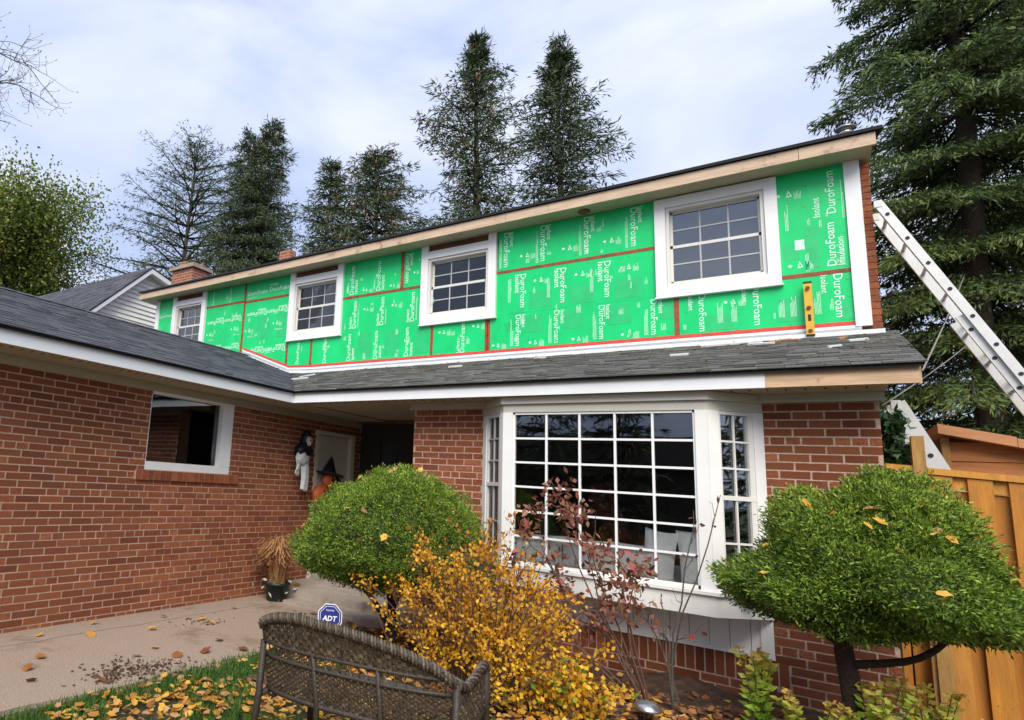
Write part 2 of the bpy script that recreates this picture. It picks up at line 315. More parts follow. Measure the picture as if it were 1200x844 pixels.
# grass tufts and fallen leaves
n = 42000; P = np.stack([rng.uniform(-3.84, -.9, n), rng.uniform(1.6, 5.6, n), np.full(n, G)], 1)
patch = np.sin(P[:, 0] * 2.3 + 1) * np.sin(P[:, 1] * 2.9) + .4 * np.sin(P[:, 0] * 6.1) * np.sin(P[:, 1] * 5.3) + .9 * np.exp(-((P[:, 0] + 3.65) / .22) ** 2)
P = P[(patch > -.15) & ~((P[:, 0] > -3.3) & (P[:, 1] > 4.4))]
D = rng.normal(size=P.shape) * .45; D[:, 2] = 1
q = link('grass', quads_mesh('grass', diamonds(P, D, rng.uniform(.04, .10, len(P)), .008), rng.random(len(P)), 'grass')); q['kind'] = 'stuff'; q['label'] = 'short green grass along the edge of the concrete path'; q['category'] = 'grass'
def leaf_shape(n, rg, P, size, curl=.35, yaw=None, tilt=.35):
    """maple-like leaves: 10-gon fan split in two folded halves; returns (N,5,3)*2"""
    k = np.array([(0, -.5), (.30, -.36), (.36, -.05), (.44, .16), (.22, .30), (0, .58)])
    yaw = rg.uniform(0, 6.28, n) if yaw is None else yaw
    ax = rg.normal(size=(n, 3)) * tilt; ax[:, 2] = 1; Nn = nrm(ax)
    A = nrm(np.cross(Nn, np.stack([np.cos(yaw), np.sin(yaw), 0 * yaw], 1))); B = np.cross(Nn, A)
    sz = np.broadcast_to(np.asarray(size, float), (n,))[:, None]; fold = rg.uniform(-.1, curl, (n, 1))
    out = []
    for sgn in (1, -1):
        q = []
        for (u, v) in k: q.append(P + A * sz * u * sgn + B * sz * v + Nn * sz * (abs(u) * fold + .12 * fold * v * v))
        out.append(np.stack(q if sgn > 0 else q[::-1], 1))
    return np.concatenate(out, 0)
n = 8200; P = np.stack([rng.uniform(-3.8, -.2, n), rng.uniform(1.7, 5.9, n), np.full(n, G + .03)], 1)
dn = np.sin(P[:, 0] * 2.3 + 1) * np.sin(P[:, 1] * 2.9)
P = P[(dn < .30) | (rng.random(n) < .22)]; P[:, 2] += rng.uniform(0, .035, len(P)) + np.where(P[:, 1] > 3.6, .05, 0)
P = P[(P[:, 0] > -3.60) | (rng.random(len(P)) < .35)]
tn = np.clip(rng.beta(1.6, 1.4, len(P)), 0, 1); tn = np.where(P[:, 1] > 4.5, np.where(rng.random(len(P)) < .6, rng.choice([0., .05, .95, 1.], len(P)), tn), tn)
q = link('fallen_leaves', quads_mesh('fallen_leaves', leaf_shape(len(P), rng, P, rng.uniform(.03, .068, len(P))), np.concatenate([tn, tn]), 'leaf_yellow')); q['kind'] = 'stuff'; q['label'] = 'carpet of yellow and brown maple leaves on the grass'; q['category'] = 'leaves'
n = 380; cc = np.array([(-4.05, 2.95), (-4.0, 3.3), (-4.25, 3.05), (-4.9, 4.5), (-4.5, 5.6)])[rng.choice(5, n, p=[.4, .25, .15, .1, .1])]
P = np.concatenate([cc + rng.normal(size=(n, 2)) * np.array([.10, .16]), np.full((n, 1), G + .036)], 1); D = rng.normal(size=(n, 3)); D[:, 2] = np.abs(D[:, 2]) * .2
q = link('leaf_litter', quads_mesh('leaf_litter', diamonds(P, D, rng.uniform(.015, .05, n), .02), rng.choice([0., .0, .03], n) * .5, 'soil')); q['kind'] = 'stuff'; q['label'] = 'crumbled dark brown leaf litter on the concrete path'; q['category'] = 'litter'
# single leaves lying on the concrete
lv = [(-5.35, 3.0, .09, .5), (-5.1, 3.35, .1, .3), (-4.95, 3.9, .11, .55), (-5.3, 4.3, .1, .2), (-5.0, 4.55, .12, .5), (-4.8, 4.5, .1, .62), (-4.45, 3.55, .1, .6), (-4.3, 4.15, .11, .05), (-4.05, 4.75, .09, .6), (-4.2, 3.0, .1, .1), (-4.75, 2.7, .1, .12), (-5.2, 5.2, .1, .4), (-4.6, 5.4, .1, .45), (-4.25, 5.6, .11, .95), (-4.0, 2.75, .1, 0), (-4.55, 2.5, .1, .08), (-5.45, 3.6, .09, .35), (-4.1, 3.8, .13, .0), (-4.15, 3.55, .12, .05), (-4.3, 2.4, .1, .05), (-3.95, 4.1, .12, .0), (-4.35, 3.3, .1, .95), (-5.25, 6.35, .13, .5), (-4.5, 5.75, .13, .1)]
for i, (x, y, s_, t_) in enumerate(lv):
    z = G + .035 if y < 5.9 else (G + .165 if y > 6.22 else G + .075)
    Q = leaf_shape(1, rng, np.zeros((1, 3)), s_, .5, None, .2); Q[..., 2] += .012
    o = link('fallen_leaf', quads_mesh('fallen_leaf', Q, [t_, t_], 'leaf_yellow')); o.location = (x, y, z); o.scale = (.8, .8, 1.1)
    o['label'] = 'fallen autumn leaf lying alone on the concrete path'; o['category'] = 'leaf'; o['group'] = 'single leaves on the path'

# ================================================================== house
W, F, F2 = -5.62, 6.26, 8.0                      # wing wall x, front wall y, upper wall y
ZS = .92                                         # soffit
house = thing('house', 'two-storey brick house with green foam boards on its upper front wall', 'house', (-4.5, 8, G))
COURSE = .0677
BRM = [MB().box((-.5, -.5, -.5), (.5, .5, .5), t).mesh('brick', 'brick') for t in (0, .12, .25, .37, .5, .62, .75, .87, 1.)]
BRQ = []                                         # every brick: (wall object, centre, size, tint index)
def lay(wall, axis, u0, u1, z0, z1, plane, pitch, openings=(), first=0, depth=.02, hdr=6):
    """bricks on a wall: axis 'x' faces -y at y=plane, axis 'y' faces +x at x=plane"""
    row = 0; z = z1
    while z - COURSE > z0 - .03:
        zb = z - COURSE; zc = z - COURSE / 2 - .003; hh = COURSE - .0132
        spans = [(u0, u1)]
        for (a, b, c, d) in openings:
            if zb + .03 < d and z - .03 > c:
                ns = []
                for (p, q) in spans:
                    if b <= p or a >= q: ns.append((p, q))
                    else:
                        if a > p: ns.append((p, a))
                        if b < q: ns.append((b, q))
                spans = ns
        hd = (row % hdr == hdr - 2); seq = [1, .5, .5] if hd else [1]
        u = u0 - pitch * (1 + (.5 if row % 2 else 0) + (.25 if hd else 0)) + first; i = 0
        while u < u1:
            wl = pitch * seq[i % len(seq)]; i += 1
            for (p, q) in spans:
                a, b = max(u + .007, p), min(u + wl - .007, q)
                if b - a > .022:
                    dep = depth + random.uniform(-.0015, .002); c = (a + b) / 2; j = random.uniform(-.0008, .0008)
                    if axis == 'x': cen = (c, plane + depth / 2 - (dep - depth) / 2, zc + j); sz = (b - a, dep, hh)
                    else: cen = (plane - depth / 2 + (dep - depth) / 2, c, zc + j); sz = (dep, b - a, hh)
                    BRQ.append([wall, cen, sz, random.choice([0, 1, 1, 2, 2, 3, 3, 4, 4, 5, 5, 6, 6, 7, 7, 8])])
            u += wl
        z = zb; row += 1
def soldier(wall, x0, x1, z0, z1, y, n, axis='x', proud=0, depth=.02):
    p = (x1 - x0) / n
    for i in range(n):
        c = x0 + (i + .5) * p
        if axis == 'x': BRQ.append([wall, (c, y + depth / 2 - proud, (z0 + z1) / 2), (p - .011, depth, z1 - z0 - .01), random.choice(range(9))])
        else: BRQ.append([wall, (y - depth / 2 + proud, c, (z0 + z1) / 2), (depth, p - .011, z1 - z0 - .01), random.choice(range(9))])
RC = .004      # mortar sits this far behind the brick faces
# wing wall (faces +x)
wz1 = .832; wy0, wy1 = 4.095, 5.34; wbz = -.02
doorY0, doorY1, doorZ = 7.02, 7.95, .64
m = MB()
for (a, b, c, d) in [(-1.2, wy0, G - .1, ZS), (wy1, doorY0, G - .1, ZS), (doorY1, 8.2, G - .1, ZS), (wy0, wy1, G - .1, wbz), (doorY0, doorY1, doorZ, ZS)]:
    m.box((W - .22, a, c), (W - RC, b, d))
wing_wall = part('brick_wall', m, 'mortar', house)
lay(wing_wall, 'y', 2.15, 8.15, G + .02, wz1, W, .2285, [(wy0, wy1, wbz - .005, 2), (doorY0 - .02, doorY1 + .02, -3, doorZ + .02), (wy0 - .12, wy1 + .15, wbz - .12, wbz)], .03)
part('sill_mortar', MB().box((W - .02, wy0 - .11, wbz - .114), (W + .022, wy1 + .14, wbz - .008)), 'mortar', house)
soldier(wing_wall, wy0 - .115, wy1 + .145, wbz - .118, wbz - .005, W, 19, 'y', .03, .06)
m = MB().box((W - .21, -1.2, G), (W - .003, 2.14, wz1)); part('brick_return', m, 'chimney_brick', house)
m = MB().box((W - .02, -1.2, wz1 + .002), (W + .012, 8.14, ZS)); part('frieze_board', m, 'soffit', house)
# front walls (face -y)
px0, px1, bx0, bx1, cx1 = -3.585, -2.739, -2.739, -.309, .413
fz1 = .852; pz0 = -1.15
m = MB().box((px0, F + RC, G - .1), (px1, F + .22, ZS)); pillar = part('brick_wall', m, 'mortar_front', house)
lay(pillar, 'x', px0, px1, -1.3, fz1, F, .2032, (), .02)
m = MB().box((bx0, F + RC, G - .1), (bx1, F + .22, pz0)); m.box((bx1, F + RC, G - .1), (cx1, F + .22, ZS)); m.box((cx1 - .22, F + .22, G - .1), (cx1, 12, ZS))
frontw = part('brick_wall', m, 'mortar_front', house)
lay(frontw, 'x', bx1, cx1, G + .0, fz1, F, .2032, [(-1, -.22, pz0 - .21, pz0)], .09)
lay(frontw, 'x', bx0, bx1 - .002, G + .0, pz0 - .205, F, .2032, (), .09)
soldier(frontw, bx0, -.225, pz0 - .205, pz0 - .002, F, 36)
for a, b in ((px0 - .03, px1 + .01), (bx1 - .01, cx1 + .035)):
    m = MB().box((a, F - .035, fz1 + .002), (b, F - .004, ZS)); m.box((a - .01, F - .05, fz1 - .001), (b + .01, F - .036, fz1 + .018)); part('frieze_board', m, 'frieze', house)
# pick the 300 largest bricks as pieces of their own
inv = mw.inverted(); fpx = 617.2
def pxy(p):
    c = inv @ Vector(p); z = -c.z
    return ((c.x / z * fpx) + 317.3, 374 - c.y / z * fpx, z)
def hidden(u, v):       # behind the shrubs and the fence, in 1024 px
    e = lambda a, b, ra, rb: ((u - a) / ra) ** 2 + ((v - b) / rb) ** 2 < 1
    return e(388, 540, 95, 68) or e(870, 555, 145, 80) or e(500, 620, 120, 100) or not (2 < u < 1022 and 2 < v < 718)
for b in BRQ:
    u, v, z = pxy(b[1]); s_ = sorted(b[2]); ar = s_[1] * s_[2] / z ** 2 * (abs((Vector(b[1]).normalized())[0 if b[2][0] < .1 and b[2][1] > b[2][0] and abs(b[1][0] - W) < .1 else 1]))
    b.append(0 if hidden(u, v) else ar)
BRQ.sort(key=lambda b: -b[4]); stuffb = {}
for i, (w_, c, sz, t, ar) in enumerate(BRQ):
    if i < 300:
        o = bpy.data.objects.new('brick', BRM[t]); C.objects.link(o); o.parent = w_; o.location = c; o.scale = sz
    else:
        stuffb.setdefault(w_.name, (w_, MB()))[1].box(tuple(c[k] - sz[k] / 2 for k in range(3)), tuple(c[k] + sz[k] / 2 for k in range(3)), t / 8)
for w_, m in stuffb.values(): part('brickwork', m, 'brick', w_, kind='stuff')

# ---- eaves and lower roof
EY, EX = 5.82, -5.08                             # fascia faces
FZ0, FZ1 = .915, 1.045
m = MB().box((EX + .02, EY + .02, ZS), (.45, F + .03, ZS + .02)); part('soffit', m, 'soffit', house)
m = MB().box((W - .03, -1.2, ZS + .001), (EX - .018, 8.2, ZS + .021)); m.box((EX - .016, EY + .4, ZS + .022), (px0 - .03, 8.2, ZS + .04)); part('soffit', m, 'soffit', house)
vn = MB()
for i in range(46): x = EX + .1 + i * .118; vn.box((x, EY + .12, ZS - .003), (x + .012, EY + .20, ZS + .001))
for i in range(44): y = 1.9 + i * .09; vn.box((EX - .20, y, ZS - .002), (EX - .13, y + .010, ZS + .0015))
part('soffit_vents', vn, 'dark_wood', house, kind='stuff')
m = MB().box((EX, -1.2, FZ0), (EX - .018, EY - .0, FZ1)); m.box((EX, EY, FZ0), (-.26, EY + .018, FZ1)); part('fascia', m, 'white_metal', house)
m = MB().box((-.259, EY + .004, FZ0 + .002), (.605, EY + .04, FZ1 - .004)); part('wood_fascia', m, 'raw_wood', house, label='bare unpainted wooden fascia board at the corner of the lower eave')
m = MB().box((.455, EY + .045, FZ0 + .05), (.60, F - .05, FZ1 - .005)); part('eave_end', m, 'dark_wood', house)
m = MB().prism([(.60, EY + .041, FZ0 + .002), (.60, EY + .041, FZ1), (.60, 7.9, FZ1 + .66), (.60, 7.9, FZ1 + .5)], (.02, 0, 0)); part('rake_board', m, 'raw_wood', house)
SM, SW = .323, .3565                             # roof slopes
ey, ex, ez = 5.79, -5.05, 1.055                  # shingle edges
RX, RZ = -8.2, ez + SW * 3.15
rk = lambda y: .645 + .06 * (y - ey) / 2.21
vx = lambda y: ex - (y - ey) * SM / SW
m = MB(); hM = lambda y: ez + SM * (y - ey); hW = lambda x: ez + SW * (ex - x)
m.prism([(vx(ey), ey, hM(ey)), (rk(ey) - .02, ey, hM(ey)), (rk(F2) - .02, F2 + .1, hM(F2 + .1)), (vx(F2 + .1), F2 + .1, hM(F2 + .1))], (0, 0, -.028))
m.prism([(ex, -1.3, hW(ex)), (ex, ey, hW(ex)), (vx(F2 + .1), F2 + .1, hW(vx(F2 + .1))), (RX, F2 + .1, RZ), (RX, -1.3, RZ)], (0, 0, -.028))
m.prism([(RX, -1.3, RZ), (RX, F2 + .1, RZ), (RX - 3.2, F2 + .1, RZ - SW * 3.2), (RX - 3.2, -1.3, RZ - SW * 3.2)], (0, 0, -.03))
roof = part('lower_roof', m, 'roof_deck', house)
def shingle(mb, o, u, s, n, w, ln, th, t):
    """tab: o lower-left corner, u along course, s up slope, n normal"""
    a = o + n * .004; P = [a, a + u * w, a + u * w + s * ln, a + s * ln]
    up = [p + n * th for p in P[:2]] + [P[2] + n * .002, P[3] + n * .002]
    mb.hexa([tuple(p) for p in P] + [tuple(p) for p in up], t)
sm_ = MB(); sv = Vector((0, 1, SM)).normalized(); nv = Vector((0, -SM, 1)).normalized(); k = 0; EXP = .125
while True:
    d = k * EXP; y = ey - .02 + sv.y * d
    if y > F2 - .03: break
    xl = vx(y) - .05; xr = rk(y); x = xl - random.uniform(0, .2)
    while x < xr:
        w_ = random.choice((.10, .14, .17, .21, .26)); a, b = max(x, xl), min(x + w_ - .004, xr)
        if b - a > .02: shingle(sm_, Vector((a, y, hM(y))), Vector((1, 0, 0)), sv, nv, b - a, EXP * 1.25, random.choice((.006, .007, .012, .015)), random.random())
        x += w_
    k += 1
part('shingles', sm_, 'shingle_main', roof, kind='stuff')
sw_ = MB(); sv = Vector((-1, 0, SW)).normalized(); nv = Vector((SW, 0, 1)).normalized(); k = 0
while True:
    d = k * EXP; x = ex + .02 + sv.x * d
    if x < RX: break
    yt = min(F2, ey + (ex - x) * SW / SM) + .05; y = .6 - random.uniform(0, .2)
    while y < yt:
        w_ = random.choice((.12, .16, .2, .26, .3)); b = min(y + w_ - .004, yt)
        if b - y > .02: shingle(sw_, Vector((x, y, hW(x))), Vector((0, 1, 0)), sv, nv, b - y, EXP * 1.25, random.choice((.005, .006, .009, .011)), random.random())
        y += w_
    k += 1
for i in range(30): sw_.prism([(RX + .13, .6 + i * .25, RZ - .13 * SW + .02), (RX, .6 + i * .25, RZ + .025), (RX - .13, .6 + i * .25, RZ - .13 * SW + .02)], (0, .24, .006), random.random())
part('shingles', sw_, 'shingle_wing', roof, kind='stuff')

# ---- upper storey
UX0, UX1 = -11.05, .53
UZ0, UZ1 = 1.80, 3.60
wins = [(-1.349, -.157), (-4.525, -3.338), (-7.19, -6.01), (-10.5, -9.45)]; wz0, wz_1 = 2.368, 3.585
m = MB(); xs = sorted([UX0, UX1] + [v for w_ in wins for v in (w_[0] + .121, w_[1] - .121)])
for a, b in zip(xs[:-1], xs[1:]):
    if any(abs(a - (w_[0] + .121)) < 1e-6 for w_ in wins): m.box((a, F2, .9), (b, F2 + .14, wz0 + .125)); m.box((a, F2, wz_1 - .12), (b, F2 + .14, UZ1 + .1))
    else: m.box((a, F2, .9), (b, F2 + .14, UZ1 + .1))
m.box((UX0, F2 + .14, .9), (UX0 + .15, 15, UZ1 + .1)); m.box((UX1 - .15, F2 + .14, .9), (UX1, 15, UZ1 + .1)); m.box((UX0, 14.9, .9), (UX1, 15, UZ1 + .1)); m.box((UX0 + .2, F2 + .15, 1.2), (UX1 - .2, 14.85, 1.25))
upper = part('upper_wall', m, 'dark_wood', house)
m = MB()
for i in range(28):      # brick veneer end beside the corner board
    m.box((UX1 + .004, F2 + .01, 1.68 + i * .0682), (UX1 + (.076 if i % 2 else .08), F2 + .5, 1.68 + i * .0682 + .058), random.random())
ve = part('veneer_mortar', MB().box((UX1 + .001, F2 + .02, 1.6), (UX1 + .07, 14, UZ1)), 'mortar', house); part('brickwork', m, 'brick', ve, kind='stuff')
# foam boards: (x0,x1,z0,z1)
FY = F2 - .028
boards = [(-3.32, -1.2, 3.018, 3.6), (-3.425, -1.172, 1.885, 2.985), (-.30, .412, 2.452, 3.6), (-1.128, .412, 1.885, 2.418), (-4.31, -3.495, 1.885, 2.40), (-6.15, -4.905, 3.005, 3.6), (-4.855, -4.4, 3.005, 3.6), (-6.615, -4.345, 1.885, 2.968), (-7.17, -6.655, 1.80, 2.40), (-8.335, -7.0, 3.245, 3.6), (-8.335, -7.21, 1.95, 3.205), (-9.6, -8.38, 3.27, 3.6), (-9.6, -8.38, 1.95, 3.232), (-11.04, -10.4, 2.0, 3.6)]
bobs = []
def cutboard(a, b, c, d):
    rects = [(a, b, c, d)]
    for (p, q) in wins:
        p, q, r, t = p + .06, q - .06, wz0 + .05, wz_1 + .1; out = []
        for (a, b, c, d) in rects:
            if q <= a or p >= b or t <= c or r >= d: out.append((a, b, c, d)); continue
            if c < r: out.append((a, b, c, r))
            if a < p: out.append((a, p, max(c, r), d))
            if b > q: out.append((q, b, max(c, r), d))
        rects = out
    m = MB()
    for (a, b, c, d) in rects: m.box((a, FY, c), (b, F2 - .001, d))
    return m
for bd in boards: bobs.append(part('foam_board', cutboard(*bd), 'foam', house))
# printing on the boards
def put_text(mb, body, x, z, length, ang, y=FY - .0025):
    vs_, fs, w_, h_ = TX[body]; s_ = length / w_; c, s0 = math.cos(ang), math.sin(ang)
    mb.add([(x + (u * s_ * c - v * s_ * s0), y, z + (u * s_ * s0 + v * s_ * c)) for u, v in vs_], fs)
LET = [MB() for _ in boards]; PAL = [MB() for _ in boards]
DN, UP = -math.pi / 2, math.pi / 2
def fine(i, x, z, n=5, ln=.22, vert=True):      # blocks of small print
    for k in range(n):
        l = ln * random.uniform(.5, 1)
        if vert: LET[i].poly([(x + k * .011, FY - .0022, z), (x + k * .011 + .004, FY - .0022, z), (x + k * .011 + .004, FY - .0022, z + l), (x + k * .011, FY - .0022, z + l)])
        else: LET[i].poly([(x, FY - .0022, z + k * .011), (x + l, FY - .0022, z + k * .011), (x + l, FY - .0022, z + k * .011 + .004), (x, FY - .0022, z + k * .011 + .004)])
def pale(i, x0, x1, z0, z1):
    a, b, c, d = boards[i]; x0, x1, z0, z1 = max(x0, a + .01), min(x1, b - .01), max(z0, c + .01), min(z1, d - .01)
    if x1 > x0 and z1 > z0: PAL[i].poly([(x0, FY - .0012, z0), (x1, FY - .0012, z0), (x1, FY - .0012, z1), (x0, FY - .0012, z1)])
def mark(i, x, z, s_=.07):
    s_ *= .72; fine(i, x + .07, z - .03, 6, .10)                       # small recycling-style triangle outline and a dot
    P = [(x, z), (x + s_, z + s_ * .1), (x + s_ * .4, z + s_ * 1.5)]; c = (sum(p[0] for p in P) / 3, sum(p[1] for p in P) / 3)
    for k in range(3):
        p, q = P[k], P[(k + 1) % 3]; ip = [(v[0] + (c[0] - v[0]) * .5, v[1] + (c[1] - v[1]) * .5) for v in (p, q)]
        LET[i].poly([(p[0], FY - .0022, p[1]), (q[0], FY - .0022, q[1]), (ip[1][0], FY - .0022, ip[1][1]), (ip[0][0], FY - .0022, ip[0][1])])
    LET[i].poly([(x - s_ * 1.2 + .018 * math.cos(t), FY - .0022, z + .03 + .018 * math.sin(t)) for t in np.linspace(0, 6.28, 8)[:-1]])
def column(i, x, ztop, ln, small='Isolant', sx=.085, sdn=True):
    put_text(LET[i], 'DuroFoam', x, ztop, ln, DN); 
    if small: put_text(LET[i], small, x + sx, ztop, ln * .42, DN)
for x in (-3.24, -2.73, -2.17, -1.62): column(0, x, 3.57, .50); fine(0, x - .06, 3.06, 3, .45)
for x in (-2.93, -2.37, -1.86): mark(0, x, 3.16)
for x in (-3.0, -2.47, -1.93):
    put_text(LET[1], 'DuroFoam', x, 2.93, .47, DN); put_text(LET[1], 'Isolant', x - .075, 2.93, .26, DN); fine(1, x - .17, 2.55, 4, .34)
    mark(1, x + .26, 2.78); pale(1, x + .12, x + .42, 2.42, 2.66)
for x in (-3.06, -2.55, -2.0, -1.42): column(1, x, 2.36, .43); fine(1, x - .07, 1.93, 4, .40); mark(1, x - .26, 1.93, .06); pale(1, x + .1, x + .36, 2.1, 2.34)
pale(1, -3.4, -1.2, 2.385, 2.392)
put_text(LET[2], 'DuroFoam', .325, 3.07, .47, UP); put_text(LET[2], 'DuroFoam', .30, 2.50, .47, UP); put_text(LET[2], 'Isolant', .195, 3.05, .22, UP); put_text(LET[2], 'Insulation', .365, 2.50, .30, UP)
fine(2, .375, 3.0, 2, .5); fine(2, .05, 2.47, 3, .3); fine(2, -.10, 2.95, 3, .3); mark(2, -.08, 3.33, .075); mark(2, -.02, 2.52, .07); pale(2, -.13, .0, 2.62, 2.8); pale(2, .06, .16, 2.5, 2.95)
LET[2].poly([(-.03, FY - .0022, 2.72), (.05, FY - .0022, 2.72), (.05, FY - .0022, 2.83), (-.03, FY - .0022, 2.83)])
column(3, -.42, 2.40, .46, 'Isolant', -.10); column(3, .26, 2.41, .46, 'Isolant', -.10); column(3, -.93, 2.36, .44, 'Isolant', -.1)
for x in (-.75, -.62, -.2, -.1, .10): fine(3, x, 2.0, 5, .26)
pale(3, -.86, -.6, 1.92, 2.1); pale(3, -.2, .1, 1.95, 2.2); pale(3, .3, .4, 1.92, 2.1); mark(3, -.62, 2.2, .06)
put_text(LET[4], 'DuroFoam', -3.80, 1.90, .44, UP); put_text(LET[4], 'Isolant', -3.88, 1.9, .18, UP); mark(4, -4.15, 2.2, .06); mark(4, -3.62, 2.24, .06)
for x in (-5.80, -5.28): put_text(LET[5], 'DuroFoam', x, 3.03, .49, UP); put_text(LET[5], 'Isolant', x + .075, 3.04, .24, UP); mark(5, x + .24, 3.05, .05); fine(5, x - .13, 3.06, 3, .2)
put_text(LET[6], 'DuroFoam', -4.82, 3.55, .47, DN); put_text(LET[6], 'Isolant', -4.74, 3.55, .2, DN); mark(6, -4.62, 3.2, .05)
for x in (-5.72, -5.19, -4.64): put_text(LET[7], 'DuroFoam', x, 2.45, .46, UP); put_text(LET[7], 'Isolant', x - .085, 2.45, .2, UP); mark(7, x + .2, 2.72, .05); fine(7, x + .03, 2.46, 2, .46)
for x in (-5.80, -5.28, -4.72): put_text(LET[7], 'DuroFoam', x, 1.91, .45, UP); put_text(LET[7], 'Isolant', x + .075, 1.92, .2, UP); pale(7, x + .13, x + .4, 1.95, 2.35)
put_text(LET[7], 'DuroFoam', -6.3, 1.91, .44, UP); fine(7, -5.55, 1.92, 5, .12); fine(7, -4.95, 1.92, 5, .12)
put_text(LET[8], 'DuroFoam', -6.9, 1.93, .40, UP)
def flat(i, x, z, ln): put_text(LET[i], 'DuroFoam', x, z, ln, math.pi); put_text(LET[i], 'Isolant', x - .02, z + .05, ln * .42, math.pi)
put_text(LET[9], 'DuroFoam', -8.28, 3.34, .5, 0); put_text(LET[9], 'DuroFoam', -7.72, 3.35, .5, 0); put_text(LET[9], 'Isolant', -7.72, 3.46, .2, 0); fine(9, -8.28, 3.28, 3, .3, False)
for z in (3.0, 2.28): flat(10, -7.76, z, .5); flat(10, -7.24, z, .5)
for x, z in ((-8.2, 2.62), (-7.5, 2.7)): mark(10, x, z, .08); fine(10, x - .02, z - .1, 3, .2, False)
for x in (-7.98, -7.48): pale(10, x, x + .3, 2.45, 2.9)
for x in (-9.25, -8.75): put_text(LET[11], 'DuroFoam', x, 3.28, .3, UP)
for z in (2.95, 2.4): flat(12, -8.9, z, .48); flat(12, -8.42, z, .46)
for x, z in ((-9.3, 2.65), (-8.6, 2.7)): mark(12, x, z, .08); fine(12, x, z - .1, 3, .2, False)
put_text(LET[13], 'DuroFoam', -10.98, 3.2, .42, 0); fine(13, -10.98, 2.5, 6, .3, False)
for i, (a, b, c, d) in enumerate(boards):
    for k in range(int((b - a) * (d - c) * 9)):
        x, z = random.uniform(a + .03, b - .08), random.uniform(c + .03, d - .16)
        if any(p - .06 < x < q + .02 and z > wz0 - .2 for p, q in wins): continue
        fine(i, x, z, random.choice((2, 3, 5)), random.uniform(.05, .13))
for b_, l_, p_ in zip(bobs, LET, PAL):
    if l_.f: part('lettering', l_, 'print', b_, kind='stuff')
    if p_.f: part('pale_print', p_, 'foam_pale', b_, kind='stuff')
for (a, b, c, d), bo in zip(boards, bobs):
    m = MB(); nx = max(2, int((b - a) / .45)); nz = max(2, int((d - c) / .38))
    for i in range(nx + 1):
        for j in range(nz + 1):
            x = a + .05 + (b - a - .1) * i / nx + random.uniform(-.03, .03); z = c + .05 + (d - c - .1) * j / nz + random.uniform(-.02, .02)
            if not any(p - .02 < x < q + .02 and z > wz0 - .03 for p, q in wins): m.tube([(x, FY - .003, z), (x, FY + .001, z)], .013, 8)
    part('fasteners', m, 'foam_pale', bo, kind='stuff')
# seams of bare rust-brown tape and wood between the boards
def seam(x0, x1, z0, z1, mm='seam', nm='seam_strip', y=FY - .004):
    if mm == 'seam' and nm == 'seam_strip': x0, x1, z0, z1 = (x0 - .006, x1 + .006, z0, z1) if x1 - x0 < z1 - z0 else (x0, x1, z0 - .006, z1 + .006)
    part(nm, MB().box((x0, y, z0), (x1, F2 - .002, z1)), mm, house)
seam(-3.35, -1.34, 2.987, 3.016); seam(-6.03, -4.52, 2.970, 3.003); seam(-4.903, -4.857, 3.0035, 3.6); seam(-.17, .41, 2.420, 2.450); seam(-1.170, -1.130, 1.9, 2.419)
seam(-4.343, -4.312, 1.9, 2.40); seam(-3.493, -3.462, 1.9, 2.40); seam(-3.458, -3.427, 1.9, 2.40); seam(-6.653, -6.617, 1.86, 2.40); seam(-7.208, -7.172, 1.9, 2.40)
seam(-8.378, -8.337, 2.0, 3.6); seam(-8.335, -7.18, 3.207, 3.243); seam(-9.46, -8.38, 3.234, 3.268)
seam(-3.30, -1.36, 3.60, 3.64, 'dark_wood', 'wood_strip')
for (a, b) in wins[1:]: seam(a + .12, b - .1, 3.50, 3.60, 'dark_wood', 'wood_strip'); seam(a + .12, b - .1, 3.515, 3.545, 'seam', 'wood_strip', F2 - .03)
def zfl(x): return max(hM(F2), hW(x)) + .0
m = MB(); xa = [-8.3, -7.9, -7.5, vx(F2) - .06, -6.6, -4, -2, UX1 - .08]
def ribbon(mb, z0, z1, y0, y1):
    for a, b in zip(xa[:-1], xa[1:]):
        A, B = zfl(a), zfl(b); mb.hexa([(a, y0, A + z0), (b, y0, B + z0), (b, y1, B + z0), (a, y1, A + z0), (a, y0, A + z1), (b, y0, B + z1), (b, y1, B + z1), (a, y1, A + z1)])
ribbon(m, .085, .13, FY - .006, F2 - .002); part('red_tape', m, 'red_tape', house)
m = MB(); ribbon(m, .055, .0845, FY - .012, F2 - .002); part('flashing', m, 'white_metal', house)
m = MB(); ribbon(m, .012, .0545, FY - .016, F2 - .002); part('flashing', m, 'flash_grey', house)
xa = [-8.3, -7.9, -7.5, vx(F2) - .1, -6.6, -4, -2, UX1 + .085]
m = MB(); ribbon(m, -.03, .017, FY - .075, FY - .02); part('flashing', m, 'white_metal', house)
# corner boards
m = MB().box((.414, FY - .022, 1.84), (.531, F2 + .004, 3.6)); m.box((.405, FY - .026, 1.84), (.436, FY - .0225, 3.6)); part('corner_board', m, 'white_metal', house)
m = MB().box((UX0 - .06, FY - .02, 1.6), (UX0 + .06, F2 + .2, 3.6)); part('corner_board', m, 'white_vinyl', house)
